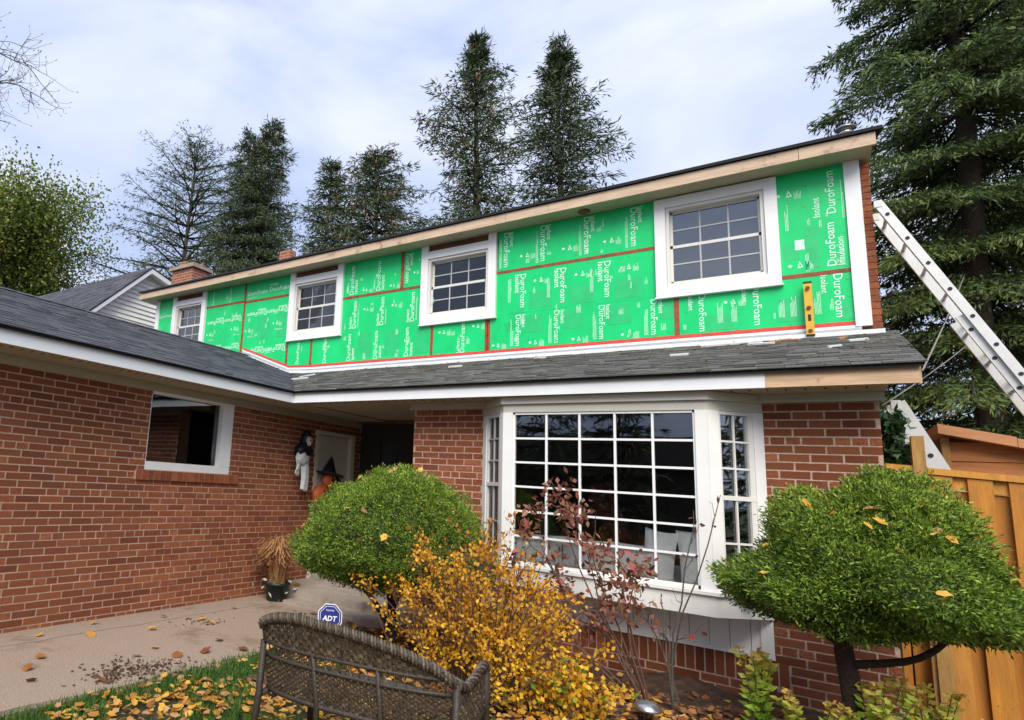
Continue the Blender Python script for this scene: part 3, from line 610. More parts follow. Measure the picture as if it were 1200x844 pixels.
# windows
def window(x0, x1, i):
    g = .012; ow = .115; y = FY
    c = MB()
    c.box((x0, y - .045, wz0), (x0 + ow, F2 - .003, 3.6 if i else wz_1)); c.box((x1 - ow, y - .045, wz0), (x1, F2 - .003, 3.6 if i else wz_1)); c.box((x0 + ow + .001, y - .047, wz0 - .004), (x1 - ow - .001, F2 - .003, wz0 + .12))
    top = wz_1 if i == 0 else wz_1 - .085
    c.box((x0 + ow + .001, y - .043, top - .115), (x1 - ow - .001, F2 - .003, top)); c.box((x0 - .012, y - .055, wz0 - .022), (x1 + .012, F2 - .004, wz0 - .005))
    w_ = part('window', c, 'white_vinyl', house)
    a, b, z0, z1 = x0 + ow + .003, x1 - ow - .003, wz0 + .123, top - .118
    f = MB(); fw = .035; yy = y - .02
    for q in ((a, b, z0, z0 + fw), (a, b, z1 - fw, z1), (a, a + fw, z0 + fw, z1 - fw), (b - fw, b, z0 + fw, z1 - fw)): f.box((q[0], yy, q[2]), (q[1], F2 + .08, q[3]))
    part('window_frame', f, 'window_frame', w_)
    a, b, z0, z1 = a + fw, b - fw, z0 + fw, z1 - fw; zm = (z0 + z1) / 2
    for k, (p, q, ys) in enumerate(((zm - .018, z1, F2 + .03), (z0, zm + .018, F2 - .005))):
        s_ = MB(); sw = .026
        for r in ((a, b, p, p + .036 if k == 0 else p + sw), (a, b, q - (sw if k == 0 else .036), q), (a, a + sw, p, q), (b - sw, b, p, q)): s_.box((r[0], ys, r[2]), (r[1], ys + .03, r[3]))
        part('sash', s_, 'window_frame', w_)
        gx0, gx1, gz0, gz1 = a + sw, b - sw, p + .03, q - .03
        part('pane', MB().box((gx0, ys + .010, gz0), (gx1, ys + .013, gz1)), 'glass_upper' if i in (0, 3) else 'glass_dark', w_)
        for r in (1, 2): xx = gx0 + (gx1 - gx0) * r / 3; part('muntin', MB().box((xx - .008, ys + .001, gz0), (xx + .008, ys + .008, gz1)), 'muntin_grey', w_)
        zz = (gz0 + gz1) / 2; part('muntin', MB().box((gx0, ys + .002, zz - .008), (gx1, ys + .0075, zz + .008)), 'muntin_grey', w_)
    if i in (0, 3): part('blind', MB().box((a - .05, F2 + .13, z0 - .1), (b + .05, F2 + .135, z1 + .1)), 'curtain', w_)  # added grey sheet; stands in for pale reflection in the end windows
for i, (a, b) in enumerate(wins): window(a, b, i)
# upper eave
UY = 7.67; XR, XL = .655, -11.36
m = MB().box((XL + .01, UY + .035, UZ1 + .002), (XR - .03, F2 + .2, UZ1 + .02)); m.box((XL + .01, F2 + .2, UZ1 + .102), (XR - .03, 14.9, UZ1 + .12)); part('soffit', m, 'soffit_upper', house)
m = MB(); xs = [XL, -8.4, -5.2, -3.1, .05, XR]
for a, b in zip(xs[:-1], xs[1:]): j = random.uniform(-.003, .003); m.box((a + .002, UY + j, UZ1 - .002), (b - .002, UY + .034, UZ1 + .128))
part('wood_fascia', m, 'raw_wood_pale', house, label='bare unpainted wooden fascia along the upper eave')
UP_ = .29
m = MB()
for ya, yb, s_ in ((UY - .03, 12.2, 1), (12.2, 16.6, -1)):
    za = UZ1 + .135 + UP_ * (0 if s_ > 0 else 12.2 - UY + .03); zb = UZ1 + .135 + UP_ * (12.2 - UY + .03 if s_ > 0 else 0)
    m.hexa([(XL - .03, ya, za), (XR + .05, ya, za), (XR + .05, yb, zb), (XL - .03, yb, zb), (XL - .03, ya, za + .035), (XR + .05, ya, za + .035), (XR + .05, yb, zb + .035), (XL - .03, yb, zb + .035)])
m.prism([(XR - .03, UY + .04, UZ1 + .02), (XR - .03, 12.2, UZ1 + 1.35), (XR - .03, 16.4, UZ1 + .02)], (-.1, 0, 0)); m.prism([(XL + .1, UY + .04, UZ1 + .02), (XL + .1, 12.2, UZ1 + 1.35), (XL + .1, 16.4, UZ1 + .02)], (-.05, 0, 0))
part('upper_roof', m, 'roof_deck', house)
m = MB().prism([(XR - .028, UY + .0, UZ1), (XR - .028, UY + .0, UZ1 + .128), (XR - .028, 12, UZ1 + 1.36), (XR - .028, 12, UZ1 + 1.2)], (.026, 0, 0)); part('rake_board', m, 'dark_wood', house)
m = MB().lathe((-2.13, 7.84, UZ1 - .012), [(.06, .012), (.075, 0), (.05, -.015), (.02, -.02)], 12); part('junction_box', m, 'dark_wood', house)
# chimneys on the upper roof
def chimney(x0, x1, y0, y1, z0, z1, cap=True, pot=False):
    c = part('chimney', MB().box((x0, y0, z0), (x1, y1, z1)), 'chimney_brick', house)
    if cap:
        m = MB().box((x0 - .06, y0 - .06, z1), (x1 + .06, y1 + .06, z1 + .07)); part('chimney_cap', m, 'cap_stone', c)
        m = MB()
        for k in range(2): xx = x0 + .1 + (x1 - x0 - .46) * k; m.box((xx, y0 + .1, z1 + .07), (xx + .25, y1 - .1, z1 + (.24 if k < 1 else .17)))
        part('chimney_pot', m, 'chimney_brick', c)
    if pot:
        m = MB().lathe(((x0 + x1) / 2, (y0 + y1) / 2, z1), [(.06, 0), (.06, .04), (.05, .045), (.05, .07), (.095, .07), (.095, .08), (.06, .105), (.0, .11)], 16); part('chimney_cowl', m, 'steel', c, True)
chimney(-11.75, -11.0, 8.75, 9.25, 3.5, 4.64)
chimney(-8.9, -8.6, 9.4, 9.6, 3.7, 4.84, False); chimney(.42, .54, 8.4, 8.55, 3.6, 4.15, False, True)
# ---- bay window
BY = F - .34; b0, b1 = -2.385, -.661; zt, zb = .80, -.70
fr = MB()
def brd(mb, p, q, z0, z1, th, off=0):            # upright board between plan points p,q (thickness goes inward)
    p, q = Vector((*p, 0)), Vector((*q, 0)); d = (q - p).normalized(); n = Vector((-d.y, d.x, 0)); p = p + n * off; q = q + n * off
    mb.hexa([(*(p)[:2], z0), (*(q)[:2], z0), (*(q + n * th)[:2], z0), (*(p + n * th)[:2], z0), (*(p)[:2], z1), (*(q)[:2], z1), (*(q + n * th)[:2], z1), (*(p + n * th)[:2], z1)])
LA, LB, RA, RB = (bx0, F), (b0, BY), (b1, BY), (bx1, F)
fs_ = MB()
for a, b in ((LA, LB), (LB, RA), (RA, RB)): brd(fr, a, b, zt - .035, ZS - .001, .06); brd(fs_, a, b, zb - .0, zb + .03, .07)
fr2 = [(bx0 - .02, F), (b0 - .012, BY - .03), (b1 + .012, BY - .03), (bx1 + .02, F)]
fh = MB().prism([(x, y, ZS - .075) for x, y in fr2], (0, 0, .072))
bay = part('bay_window', fr, 'frieze', house); part('bay_head', fh, 'frieze', bay); part('bay_sill', fs_, 'frieze', bay)
m = MB(); m.prism([(bx0 - .02, F + .1, zb - .16), (bx0 - .02, F - .01, zb - .16), (b0 - .015, BY - .035, zb - .16), (b1 + .015, BY - .035, zb - .16), (bx1 + .02, F - .01, zb - .16), (bx1 + .02, F + .1, zb - .16)], (0, 0, .16))
m.prism([(bx0 - .03, F - .005, zb + .001), (b0 - .03, BY - .06, zb + .001), (b1 + .03, BY - .06, zb + .001), (bx1 + .03, F - .005, zb + .001)], (0, 0, .025)); part('sill_box', m, 'white_paint', bay)
def lerp(p, q, t): return (p[0] + (q[0] - p[0]) * t, p[1] + (q[1] - p[1]) * t)
sl_ = math.dist(LA, LB)
for p, q, ta, tb in ((LB, RA, 0, .056), (LB, RA, .949, 1), (LA, LB, 0, .17), (LA, LB, .86, 1), (RA, RB, 0, .20), (RA, RB, .82, 1)):
    m = MB(); brd(m, lerp(p, q, ta), lerp(p, q, tb), zb + .026, zt - .036, .06, -.004); part('post', m, 'white_paint', bay)
gx0, gx1, gz0, gz1 = b0 + .056 * (b1 - b0), b0 + .949 * (b1 - b0), zb + .03, zt - .035
m = MB()
for q in ((gx0, gx1, gz0, gz0 + .028), (gx0, gx1, gz1 - .022, gz1), (gx0, gx0 + .018, gz0, gz1), (gx1 - .018, gx1, gz0, gz1)): m.box((q[0], BY + .012, q[2]), (q[1], BY + .055, q[3]))
part('window_frame', m, 'white_paint', bay)
gx0 += .018; gx1 -= .018; gz0 += .028; gz1 -= .022
XS = [gx0 + (gx1 - gx0) * k / 5 for k in range(6)]; ZZ = [gz0 + (gz1 - gz0) * k / 6 for k in range(7)]
for k in range(1, 5): part('muntin', MB().box((XS[k] - .0095, BY + .016, gz0), (XS[k] + .0095, BY + .044, gz1)), 'white_vinyl', bay)
for k in range(1, 6): part('muntin', MB().box((gx0, BY + .018, ZZ[k] - .0095), (gx1, BY + .042, ZZ[k] + .0095)), 'white_vinyl', bay)
for i in range(5):
    for j in range(6):
        t = Matrix.Rotation(random.uniform(-.004, .004), 3, 'X') @ Matrix.Rotation(random.uniform(-.004, .004), 3, 'Z')
        part('pane', MB().box((XS[i] + .006, BY + .030, ZZ[j] + .006), (XS[i + 1] - .006, BY + .032, ZZ[j + 1] - .006), .5, t), 'glass_bay', bay)
for p, q, ta, tb, left in ((LA, LB, .17, .86, True), (RA, RB, .20, .82, False)):
    a, b = lerp(p, q, ta), lerp(p, q, tb); zm = .06
    m = MB(); brd(m, a, b, zb + .026, zb + .06, .045, .006); brd(m, a, b, zt - .065, zt - .036, .045, .006); brd(m, a, b, zm - .018, zm + .018, .04, .004)
    brd(m, a, lerp(a, b, .07), zb + .03, zt - .04, .044, .007); brd(m, lerp(a, b, .86), b, zb + .03, zt - .04, .044, .007); part('sash', m, 'window_frame', bay)
    a2, b2 = lerp(a, b, .07), lerp(a, b, .86)
    for z0, z1 in ((zb + .06, zm - .018), (zm + .018, zt - .065)):
        m = MB(); brd(m, a2, b2, z0, z1, .003, .03); part('pane', m, 'glass_bay', bay)
        nr = 2 if z0 < 0 and z1 < .1 else 3
        for k in range(1, nr): zz = z0 + (z1 - z0) * k / nr; m = MB(); brd(m, a2, b2, zz - .008, zz + .008, .014, .014); part('muntin', m, 'muntin_grey' if left else 'window_frame', bay)
        m = MB(); brd(m, lerp(a2, b2, .47), lerp(a2, b2, .53), z0, z1, .016, .012); part('muntin', m, 'muntin_grey' if left else 'window_frame', bay)
m = MB(); wd_ = (bx1 - .01 - (bx0 + .01)) / 17
for i in range(17): x = bx0 + .01 + i * wd_; m.box((x + .002, F - .006, pz0), (x + wd_ - .002, F + .05, zb - .161))
pn = part('panel', m, 'white_paint', house, label='white vertical boards closing the wall below the bay window')
m = MB().box((bx1 - .085, F - .02, pz0), (bx1 - .002, F - .0065, zb - .161)); m.box((bx0, F - .022, pz0 - .012), (bx1, F - .007, pz0 + .018)); part('trim', m, 'white_paint', pn)
# ---- living room behind the bay
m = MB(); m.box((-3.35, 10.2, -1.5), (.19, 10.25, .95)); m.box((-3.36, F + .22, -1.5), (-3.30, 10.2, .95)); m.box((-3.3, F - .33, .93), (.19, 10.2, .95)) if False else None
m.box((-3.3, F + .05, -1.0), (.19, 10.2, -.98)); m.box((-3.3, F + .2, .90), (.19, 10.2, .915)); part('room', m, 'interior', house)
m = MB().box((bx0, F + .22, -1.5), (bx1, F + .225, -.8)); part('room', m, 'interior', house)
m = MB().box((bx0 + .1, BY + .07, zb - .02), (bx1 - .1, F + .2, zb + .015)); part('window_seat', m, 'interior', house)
sofa = thing('sofa', 'pale grey sofa with its back against the bay window', 'sofa', (-1.5, 6.6, -.98))
def pillow(mb, c, w_, h_, d_, rot=None, n=9):
    rot = rot or Matrix.Identity(3); vs_ = []; fs = []
    for s_ in (-1, 1):
        base = len(vs_)
        for i in range(n):
            for j in range(n):
                u, v = i / (n - 1) * 2 - 1, j / (n - 1) * 2 - 1; e = max(0, (1 - u ** 4) * (1 - v ** 4)) ** .5
                pin = 1 - .07 * (1 - u * u) * (v * v) ; pin2 = 1 - .07 * (1 - v * v) * (u * u)
                vs_.append(Vector(c) + rot @ Vector((u * w_ / 2 * pin2, s_ * d_ / 2 * e, v * h_ / 2 * pin)))
        for i in range(n - 1):
            for j in range(n - 1):
                q = (base + i * n + j, base + (i + 1) * n + j, base + (i + 1) * n + j + 1, base + i * n + j + 1); fs.append(q if s_ < 0 else q[::-1])
    mb.add(vs_, fs); return mb
part('sofa_back', MB().box((-2.55, 6.28, -.98), (-.45, 6.5, -.56)), 'sofa', sofa); part('seat', MB().box((-2.55, 6.5, -.97), (-.45, 7.2, -.62)), 'sofa', sofa)
for x in (-2.1, -1.62, -1.2): part('back_cushion', pillow(MB(), (x, 6.06, -.53), .50, .30, .14), 'throw', sofa, True)
for i, (x, z, a) in enumerate(((-1.06, -.47, .12), (-.79, -.45, -.07))):
    m = pillow(MB(), (x, 6.03, z), .25, .46, .12, Matrix.Rotation(a, 3, 'Y'))
    single('cushion', m, 'cushion', 'square pale cushion standing behind the glass of the bay window', 'cushion', (x, 6.03, z - .24), 'cushions in the bay window', True)
# ---- wing window
m = MB(); fw = .085
for a, b, c, d in ((wy0, wy1, wbz, wbz + fw), (wy1 - .18, wy1, wbz + fw, wz1), (wy0, wy0 + .012, wbz + fw, wz1), (wy0, wy1 - .18, wz1 - .03, wz1 + .0)): m.box((W - .12, a, c), (W - .0 if d - c > .1 and a > 5 else W - .004, b, d))
ww = part('picture_window', m, 'white_paint', house)
part('pane', MB().box((W - .075, wy0 + .012, wbz + fw), (W - .071, wy1 - .18, wz1 - .03)), 'glass_wing', ww)
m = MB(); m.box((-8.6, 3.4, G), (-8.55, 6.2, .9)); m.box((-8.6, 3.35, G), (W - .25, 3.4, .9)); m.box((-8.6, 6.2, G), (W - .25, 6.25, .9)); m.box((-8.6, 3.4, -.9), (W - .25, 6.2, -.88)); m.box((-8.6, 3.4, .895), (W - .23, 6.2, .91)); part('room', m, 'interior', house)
tb = thing('table', 'brown wooden sideboard seen through the wing window', 'table', (-6.6, 5.0, -.88)); part('table_top', MB().box((-6.9, 4.5, .12), (-6.35, 5.05, .16)), 'wood_table', tb); part('table_body', MB().box((-6.85, 4.52, -.88), (-6.4, 5.03, .119)), 'wood_table', tb)
m = MB()
for i in range(5): m.lathe((-6.42, 4.56 + i * .075, .16), [(.02, 0), (.033, .012), (.03, .035), (.012, .05)], 10)
single('dishes', m, 'cloth_white', 'row of small white dishes on the sideboard inside', 'dishes', (-6.42, 4.7, .16))
# ---- entry
m = MB().box((W - .1, doorY0 - .0, G), (W - .05, doorY1, doorZ)); dr = part('side_door', m, 'door_cream', house, label='cream painted door in the side of the brick wing')
m = MB(); m.box((W - .06, doorY0 - .02, G), (W + .014, doorY0 + .05, doorZ - .001)); m.box((W - .06, doorY1 - .07, G), (W + .014, doorY1 + .02, doorZ - .001)); m.box((W - .06, doorY0 - .02, doorZ), (W + .014, doorY1 + .02, doorZ + .05)); part('door_frame', m, 'door_cream', dr)
m = MB()
for z0, z1 in ((-1.2, -.5), (-.35, .4)): m.box((W - .05, doorY0 + .14, z0), (W - .044, doorY1 - .16, z1))
part('door_panel', m, 'door_cream', dr)
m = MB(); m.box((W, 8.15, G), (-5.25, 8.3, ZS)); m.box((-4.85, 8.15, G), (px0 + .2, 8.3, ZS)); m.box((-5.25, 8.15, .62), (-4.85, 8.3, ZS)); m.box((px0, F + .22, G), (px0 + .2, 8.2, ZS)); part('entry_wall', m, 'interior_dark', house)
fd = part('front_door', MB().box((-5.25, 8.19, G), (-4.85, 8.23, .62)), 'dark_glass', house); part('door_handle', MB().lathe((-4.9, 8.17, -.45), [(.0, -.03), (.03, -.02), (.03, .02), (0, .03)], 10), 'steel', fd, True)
# hanging skeleton figure
sk = thing('skeleton_decoration', 'hanging skull figure in black hood and tattered white robe on the brick', 'decoration', (W + .12, 6.62, -.25))
def blob(mb, c, r, n=10, k=14, f=None):
    prof = []; vs_ = []; fs = []
    for i in range(n + 1):
        th = math.pi * i / n
        for j in range(k):
            ph = 2 * math.pi * j / k; v = Vector((r[0] * math.sin(th) * math.cos(ph), r[1] * math.sin(th) * math.sin(ph), r[2] * math.cos(th)))
            if f: v = f(v, th, ph)
            vs_.append(Vector(c) + v)
    for i in range(n):
        for j in range(k): fs.append((i * k + j, (i + 1) * k + j, (i + 1) * k + (j + 1) % k, i * k + (j + 1) % k))
    mb.add(vs_, fs); return mb
part('hood', blob(MB(), (W + .11, 6.66, .31), (.085, .09, .12), f=lambda v, th, ph: v + Vector((-.02 if v.x > .03 and v.z < .06 else 0, 0, .03 if v.z > .08 else 0))), 'black_paint', sk, True)
part('skull', blob(MB(), (W + .165, 6.65, .30), (.055, .055, .07), f=lambda v, th, ph: Vector((v.x, v.y * (1 if v.z > -.01 else .72), v.z))), 'bone', sk, True)
m = MB()
for dy in (-.022, .022): blob(m, (W + .213, 6.648 + dy, .307), (.01, .013, .016), 5, 8)
blob(m, (W + .219, 6.648, .278), (.006, .007, .012), 5, 6); m.box((W + .205, 6.63, .248), (W + .216, 6.668, .253)); part('eye_socket', m, 'black_paint', sk)
part('cloak', blob(MB(), (W + .11, 6.62, .16), (.08, .17, .10), f=lambda v, th, ph: v * (1 + .12 * math.sin(ph * 5))), 'black_paint', sk, True)
def drape(c, w_, h_, taper, seed, ragged=.06):
    """hanging cloth with folds, closed tube of cloth"""
    rg = random.Random(seed); n, k = 14, 22; vs_ = []; fs = []; low = [rg.uniform(0, ragged) for _ in range(k)]; ph0 = rg.uniform(0, 6)
    for i in range(n + 1):
        t = i / n
        for j in range(k):
            a = 2 * math.pi * j / k; r = w_ * (1 + taper * t) * (1 + .22 * t * math.sin(a * 5 + ph0) + .1 * math.sin(a * 3 + t * 4))
            if i == 0: r *= .35
            vs_.append((c[0] + r * .45 * math.cos(a), c[1] + r * math.sin(a) + .02 * math.sin(t * 5 + ph0), c[2] - t * (h_ - low[j])))
    for i in range(n):
        for j in range(k): fs.append((i * k + j, i * k + (j + 1) % k, (i + 1) * k + (j + 1) % k, (i + 1) * k + j))
    return MB().add(vs_, fs)
part('robe', drape((W + .13, 6.64, .15), .085, .55, -.2, 3), 'cloth_white', sk, True); part('robe', blob(MB(), (W + .14, 6.57, .06), (.05, .13, .09), f=lambda v, th, ph: v * (1 + .2 * math.sin(ph * 4 + th * 3))), 'cloth_white', sk, True)
part('sleeve', drape((W + .14, 6.47, .08), .03, .24, .2, 5), 'cloth_white', sk, True)
m = MB()
for k in range(4): m.tube([(W + .14, 6.445 + k * .016, -.10), (W + .15, 6.44 + k * .018, -.15), (W + .145, 6.44 + k * .018, -.19 + .01 * (k % 2))], [.006, .005, .004], 5)
part('hand', m, 'bone', sk, True)
for ch in sk.children: ch.location.z += .20
# pumpkin witch hanging on the door
pk = thing('pumpkin_decoration', 'two orange pumpkin faces under a black witch hat hung on the door', 'decoration', (W + .1, 7.3, -.4))
rib = lambda v, th, ph: Vector((v.x * .6, v.y, v.z)) * (1 + .07 * abs(math.sin(ph * 5)) - .03)
for c, r in (((W + .11, 7.42, -.07), .15), ((W + .12, 7.22, -.26), .17)):
    p_ = part('pumpkin', blob(MB(), c, (r, r, r * .82), 12, 30, rib), 'pumpkin', pk, True); m = MB()
    x = c[0] + r * .57
    for dy in (-.3, .3): m.prism([(x - .03, c[1] + r * (dy - .17), c[2] + r * .1), (x - .03, c[1] + r * (dy + .17), c[2] + r * .1), (x - .03, c[1] + r * dy, c[2] + r * .42)], (.04, 0, 0))
    m.prism([(x - .04, c[1] + r * q, c[2] + r * z) for q, z in ((-.6, -.1), (-.3, -.28), (-.1, -.2), (.1, -.3), (.3, -.2), (.6, -.1), (.35, -.5), (0, -.6), (-.35, -.5))], (.045, 0, 0)); part('carved_face', m, 'black_paint', p_)
m = MB().lathe((W + .1, 7.40, .04), [(.22, -.012), (.23, 0), (.13, .012), (.11, .03), (.06, .14), (.03, .22), (.0, .27)], 16, ax=Matrix.Rotation(-.18, 3, 'X')); part('witch_hat', m, 'black_paint', pk, True)
part('bow', blob(blob(MB(), (W + .13, 7.58, -.05), (.03, .07, .04), 6, 8), (W + .13, 7.50, -.02), (.03, .05, .05), 6, 8), 'black_paint', pk, True); part('ghost_cloth', drape((W + .1, 7.55, -.1), .06, .25, .5, 9), 'cloth_white', pk, True)

for ch in pk.children: ch.location.y -= .17; ch.location.z += .03

# ================================================================== foliage makers
def smooth_path(pts, n):
    pts = np.array(pts, float); t = np.linspace(0, len(pts) - 1, n); out = []
    for u in t:
        i = min(int(u), len(pts) - 2); f = u - i; p0 = pts[max(i - 1, 0)]; p1 = pts[i]; p2 = pts[i + 1]; p3 = pts[min(i + 2, len(pts) - 1)]
        out.append(.5 * ((2 * p1) + (-p0 + p2) * f + (2 * p0 - 5 * p1 + 4 * p2 - p3) * f * f + (-p0 + 3 * p1 - 3 * p2 + p3) * f ** 3))
    return np.array(out)
def spruce(name, label, base, top, r, seed, nb=150, z0=3., tuft=.28, droop=.28, dens=1., prof=None, m='needles', cones=0, group=None, twigs=9, upward=0., lean=(0, 0), wid=.15, tops=1, trunk_r=None, hang=.3, fill=1, tier=.62):
    rg = np.random.default_rng(seed); t = thing(name, label, 'tree', (base[0], base[1], G), group)
    H = top - G; x0, y0 = base; tr = trunk_r or H * .014
    axis = lambda z: np.array([x0 + lean[0] * (z - G) / H + .06 * math.sin(z * .7 + seed), y0 + lean[1] * (z - G) / H, z])
    wood = MB(); wood.tube([axis(G + H * k / 12) for k in range(13)], [tr * (1 - .93 * k / 12) + .01 for k in range(13)], 9)
    prof = prof or (lambda h: (1 - h) ** .8 * .92 + .08)
    Q = []; T = []; CN = []
    limb = MB()
    for b in range(nb):
        h = (b + rg.uniform(0, 1)) / nb; z = z0 + (top - .25 - z0) * h ** .9; z = round(z / tier) * tier + rg.uniform(-.12, .12) * tier if tier else z; hh = min(.99, max(0, (z - z0) / (top - z0)))
        if tops > 1 and hh > .72: off = np.array([(b % tops - (tops - 1) / 2) * r * .45, 0, 0])
        else: off = np.zeros(3)
        Ln = r * prof(hh) * rg.choice([.5, .7, .85, .95, 1.05, 1.25]) * rg.uniform(.85, 1.1); az = b * 2.39996 + rg.uniform(-.3, .3); d = np.array([math.cos(az), math.sin(az), 0]); sd = np.array([-d[1], d[0], 0])
        rise = (.10 + .40 * hh ** 2 + upward) * Ln; dr = droop * Ln * (1 - hh) + .05 * Ln
        n = max(4, int(Ln / tuft * 1.5 * dens)); u = np.linspace(.12, 1, n)
        zz = rise * u - dr * u ** 1.6 * 1.6 + .35 * dr * u ** 4
        P = axis(z)[None] + off + d[None] * (Ln * u)[:, None] + sd[None] * (.06 * Ln * np.sin(u * 3 + b))[:, None]; P[:, 2] += zz
        limb.tube([axis(z) + off * .6, P[n // 2], P[-1]], [.012 + .012 * Ln, .008 + .006 * Ln, .004], 4, cap=False)
        tg = np.gradient(P, axis=0); tg = nrm(tg)
        for s_ in (-1, 1):
            tl = (.34 * Ln * (1 - u * .82) + tuft * .55) * rg.uniform(.6, 1.15, n)
            for k in range(max(2, int(twigs * .5))):
                f = (k + rg.random(n)) / max(2, int(twigs * .5))
                bp = P + (sd * s_)[None] * (tl * f)[:, None] + tg * (tl * f * .55)[:, None]; bp[:, 2] -= tl * f * f * rg.uniform(.25, .75, n)
                D = (sd * s_)[None] * .7 + tg * .8 + rg.normal(size=(n, 3)) * .5; D[:, 2] -= .28 + hang * rg.random(n)
                keep = rg.random(n) < dens
                for _ in range(fill - 1): Q.append(diamonds(bp[keep] + rg.normal(size=(keep.sum(), 3)) * tuft * .35, D[keep] + rg.normal(size=(keep.sum(), 3)) * .5, tuft * rg.uniform(.5, 1.1, keep.sum()), tuft * wid, rg)); T.append(np.clip(rg.normal(.42, .24, keep.sum()), 0, 1))
                Q.append(diamonds(bp[keep], D[keep], tuft * rg.uniform(.6, 1.2, keep.sum()), tuft * wid, rg)); T.append(np.clip(rg.normal(.42, .24, keep.sum()) + .25 * (f[keep] > .7), 0, 1))
        D = tg + rg.normal(size=(n, 3)) * .3; Q.append(diamonds(P, D, tuft * 1.1, tuft * wid, rg)); T.append(np.clip(rg.normal(.5, .25, n), 0, 1))
        if cones and rg.random() < .35 and hh > .25:
            for c_ in range(rg.integers(1, 4)): CN.append(P[-1 - c_ % n] + np.array([rg.uniform(-.15, .15), rg.uniform(-.15, .15), -.12]))
    tk = part('trunk', wood, 'bark_grey', t, True); part('limbs', limb, 'bark_dark', tk, kind='stuff')
    o = link('crown', quads_mesh('crown', np.concatenate(Q), np.concatenate(T), m), t)
    if CN:
        c = MB()
        for p in CN: c.tube([p, p - np.array([0, 0, .08]), p - np.array([.01, 0, .18])], [.02, .045, .01], 5)
        part('cones', c, 'cone', o, kind='stuff')
    return t
def dome_foliage(name, label, c, rad, seed, n, ln, wd, m, top_pow=1., lower=.45, parts=(), leaves=0, trunk=None, skirt=0, lump=.06, cone=0):
    """clipped shrub: sprays of foliage in a deep shell round an uneven dome"""
    rg = np.random.default_rng(seed); c = np.array(c); rad = np.array(rad); t = thing(name, label, 'shrub', (c[0], c[1], G))
    def shell(n, f0, f1):
        v = nrm(rg.normal(size=(n, 3))); v[:, 2] = np.where(v[:, 2] < 0, v[:, 2] * lower, v[:, 2])
        lp = 1 + lump * (np.sin(v[:, 0] * 5 + seed) * np.sin(v[:, 1] * 6 + 1) + np.sin(v[:, 2] * 7 + v[:, 0] * 4)) + .03 * np.sin(v[:, 0] * 13 + 2) * np.sin(v[:, 1] * 15) + .03 * np.sin(v[:, 2] * 17 + v[:, 1] * 11)
        f = rg.uniform(f0, f1, n) ** .6; v = v * np.stack([1 - cone * np.clip(v[:, 2], 0, 1) ** .8] * 2 + [np.ones(n)], 1)
        if skirt: f = f * (1 + skirt * np.clip(.35 - np.abs(v[:, 2] + .05), 0, 1))
        return c + v * rad * (lp * f)[:, None], v
    nc = n // 8; Pc, vc = shell(nc, .66, 1.0); ci = np.arange(n) % nc; v = vc[ci]
    D = v * 1.0 + rg.normal(size=v.shape) * .85; D[:, 2] += .30; D = nrm(D); P = Pc[ci] + D * rg.uniform(-.01, .035, (n, 1)) + rg.normal(size=v.shape) * .008
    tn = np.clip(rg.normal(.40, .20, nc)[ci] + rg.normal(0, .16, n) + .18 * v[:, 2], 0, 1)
    Q = diamonds(P, D, rg.uniform(.6, 1.25, n) * ln, wd, rg); fo = link('foliage', quads_mesh('foliage', Q, tn, m), t)
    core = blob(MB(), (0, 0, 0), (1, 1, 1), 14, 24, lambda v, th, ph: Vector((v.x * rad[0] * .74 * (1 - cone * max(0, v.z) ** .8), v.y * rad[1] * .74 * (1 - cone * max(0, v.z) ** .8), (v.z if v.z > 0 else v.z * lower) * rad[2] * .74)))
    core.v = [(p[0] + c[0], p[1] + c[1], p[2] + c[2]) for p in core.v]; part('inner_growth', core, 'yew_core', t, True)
    if leaves:
        P, v = shell(leaves, .99, 1.03); k = (v[:, 2] > .0) & (v[:, 1] < .4); P = P[k] + v[k] * .02; tn = rg.choice([.35, .5, .62, .8, .9], len(P)); o = link('caught_leaves', quads_mesh('caught_leaves', leaf_shape(len(P), rg, P, rg.uniform(.045, .075, len(P)), .5, None, .6), np.concatenate([tn, tn]), 'leaf_yellow'), fo, 'stuff')
    if trunk:
        w_ = MB()
        for pts, r0, r1 in trunk: p = smooth_path(pts, 10); w_.tube(p, list(np.linspace(r0, r1, 10)), 8)
        part('trunk', w_, 'bark_dark', t, True)
    return t
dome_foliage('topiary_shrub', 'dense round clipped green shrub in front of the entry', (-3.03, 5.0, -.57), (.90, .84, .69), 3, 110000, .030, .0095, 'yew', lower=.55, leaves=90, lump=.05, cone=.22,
    trunk=[[(-3.05, 5.0, G), (-3.02, 5.02, -1.2), (-3.1, 5.0, -.7)], [(-3.03, 5.0, -1.15), (-2.9, 4.95, -.8)], [(-3.04, 5.0, -1.2), (-3.3, 4.9, -.8)]][0:3] and [([(-3.05, 5.0, G - .02), (-3.02, 5.02, -1.2), (-3.1, 5.0, -.7)], .05, .03), ([(-3.03, 5.0, -1.15), (-2.9, 4.95, -.9), (-2.75, 4.9, -.7)], .03, .015), ([(-3.04, 5.0, -1.25), (-3.2, 4.9, -1.0), (-3.45, 4.8, -.75)], .03, .015)])
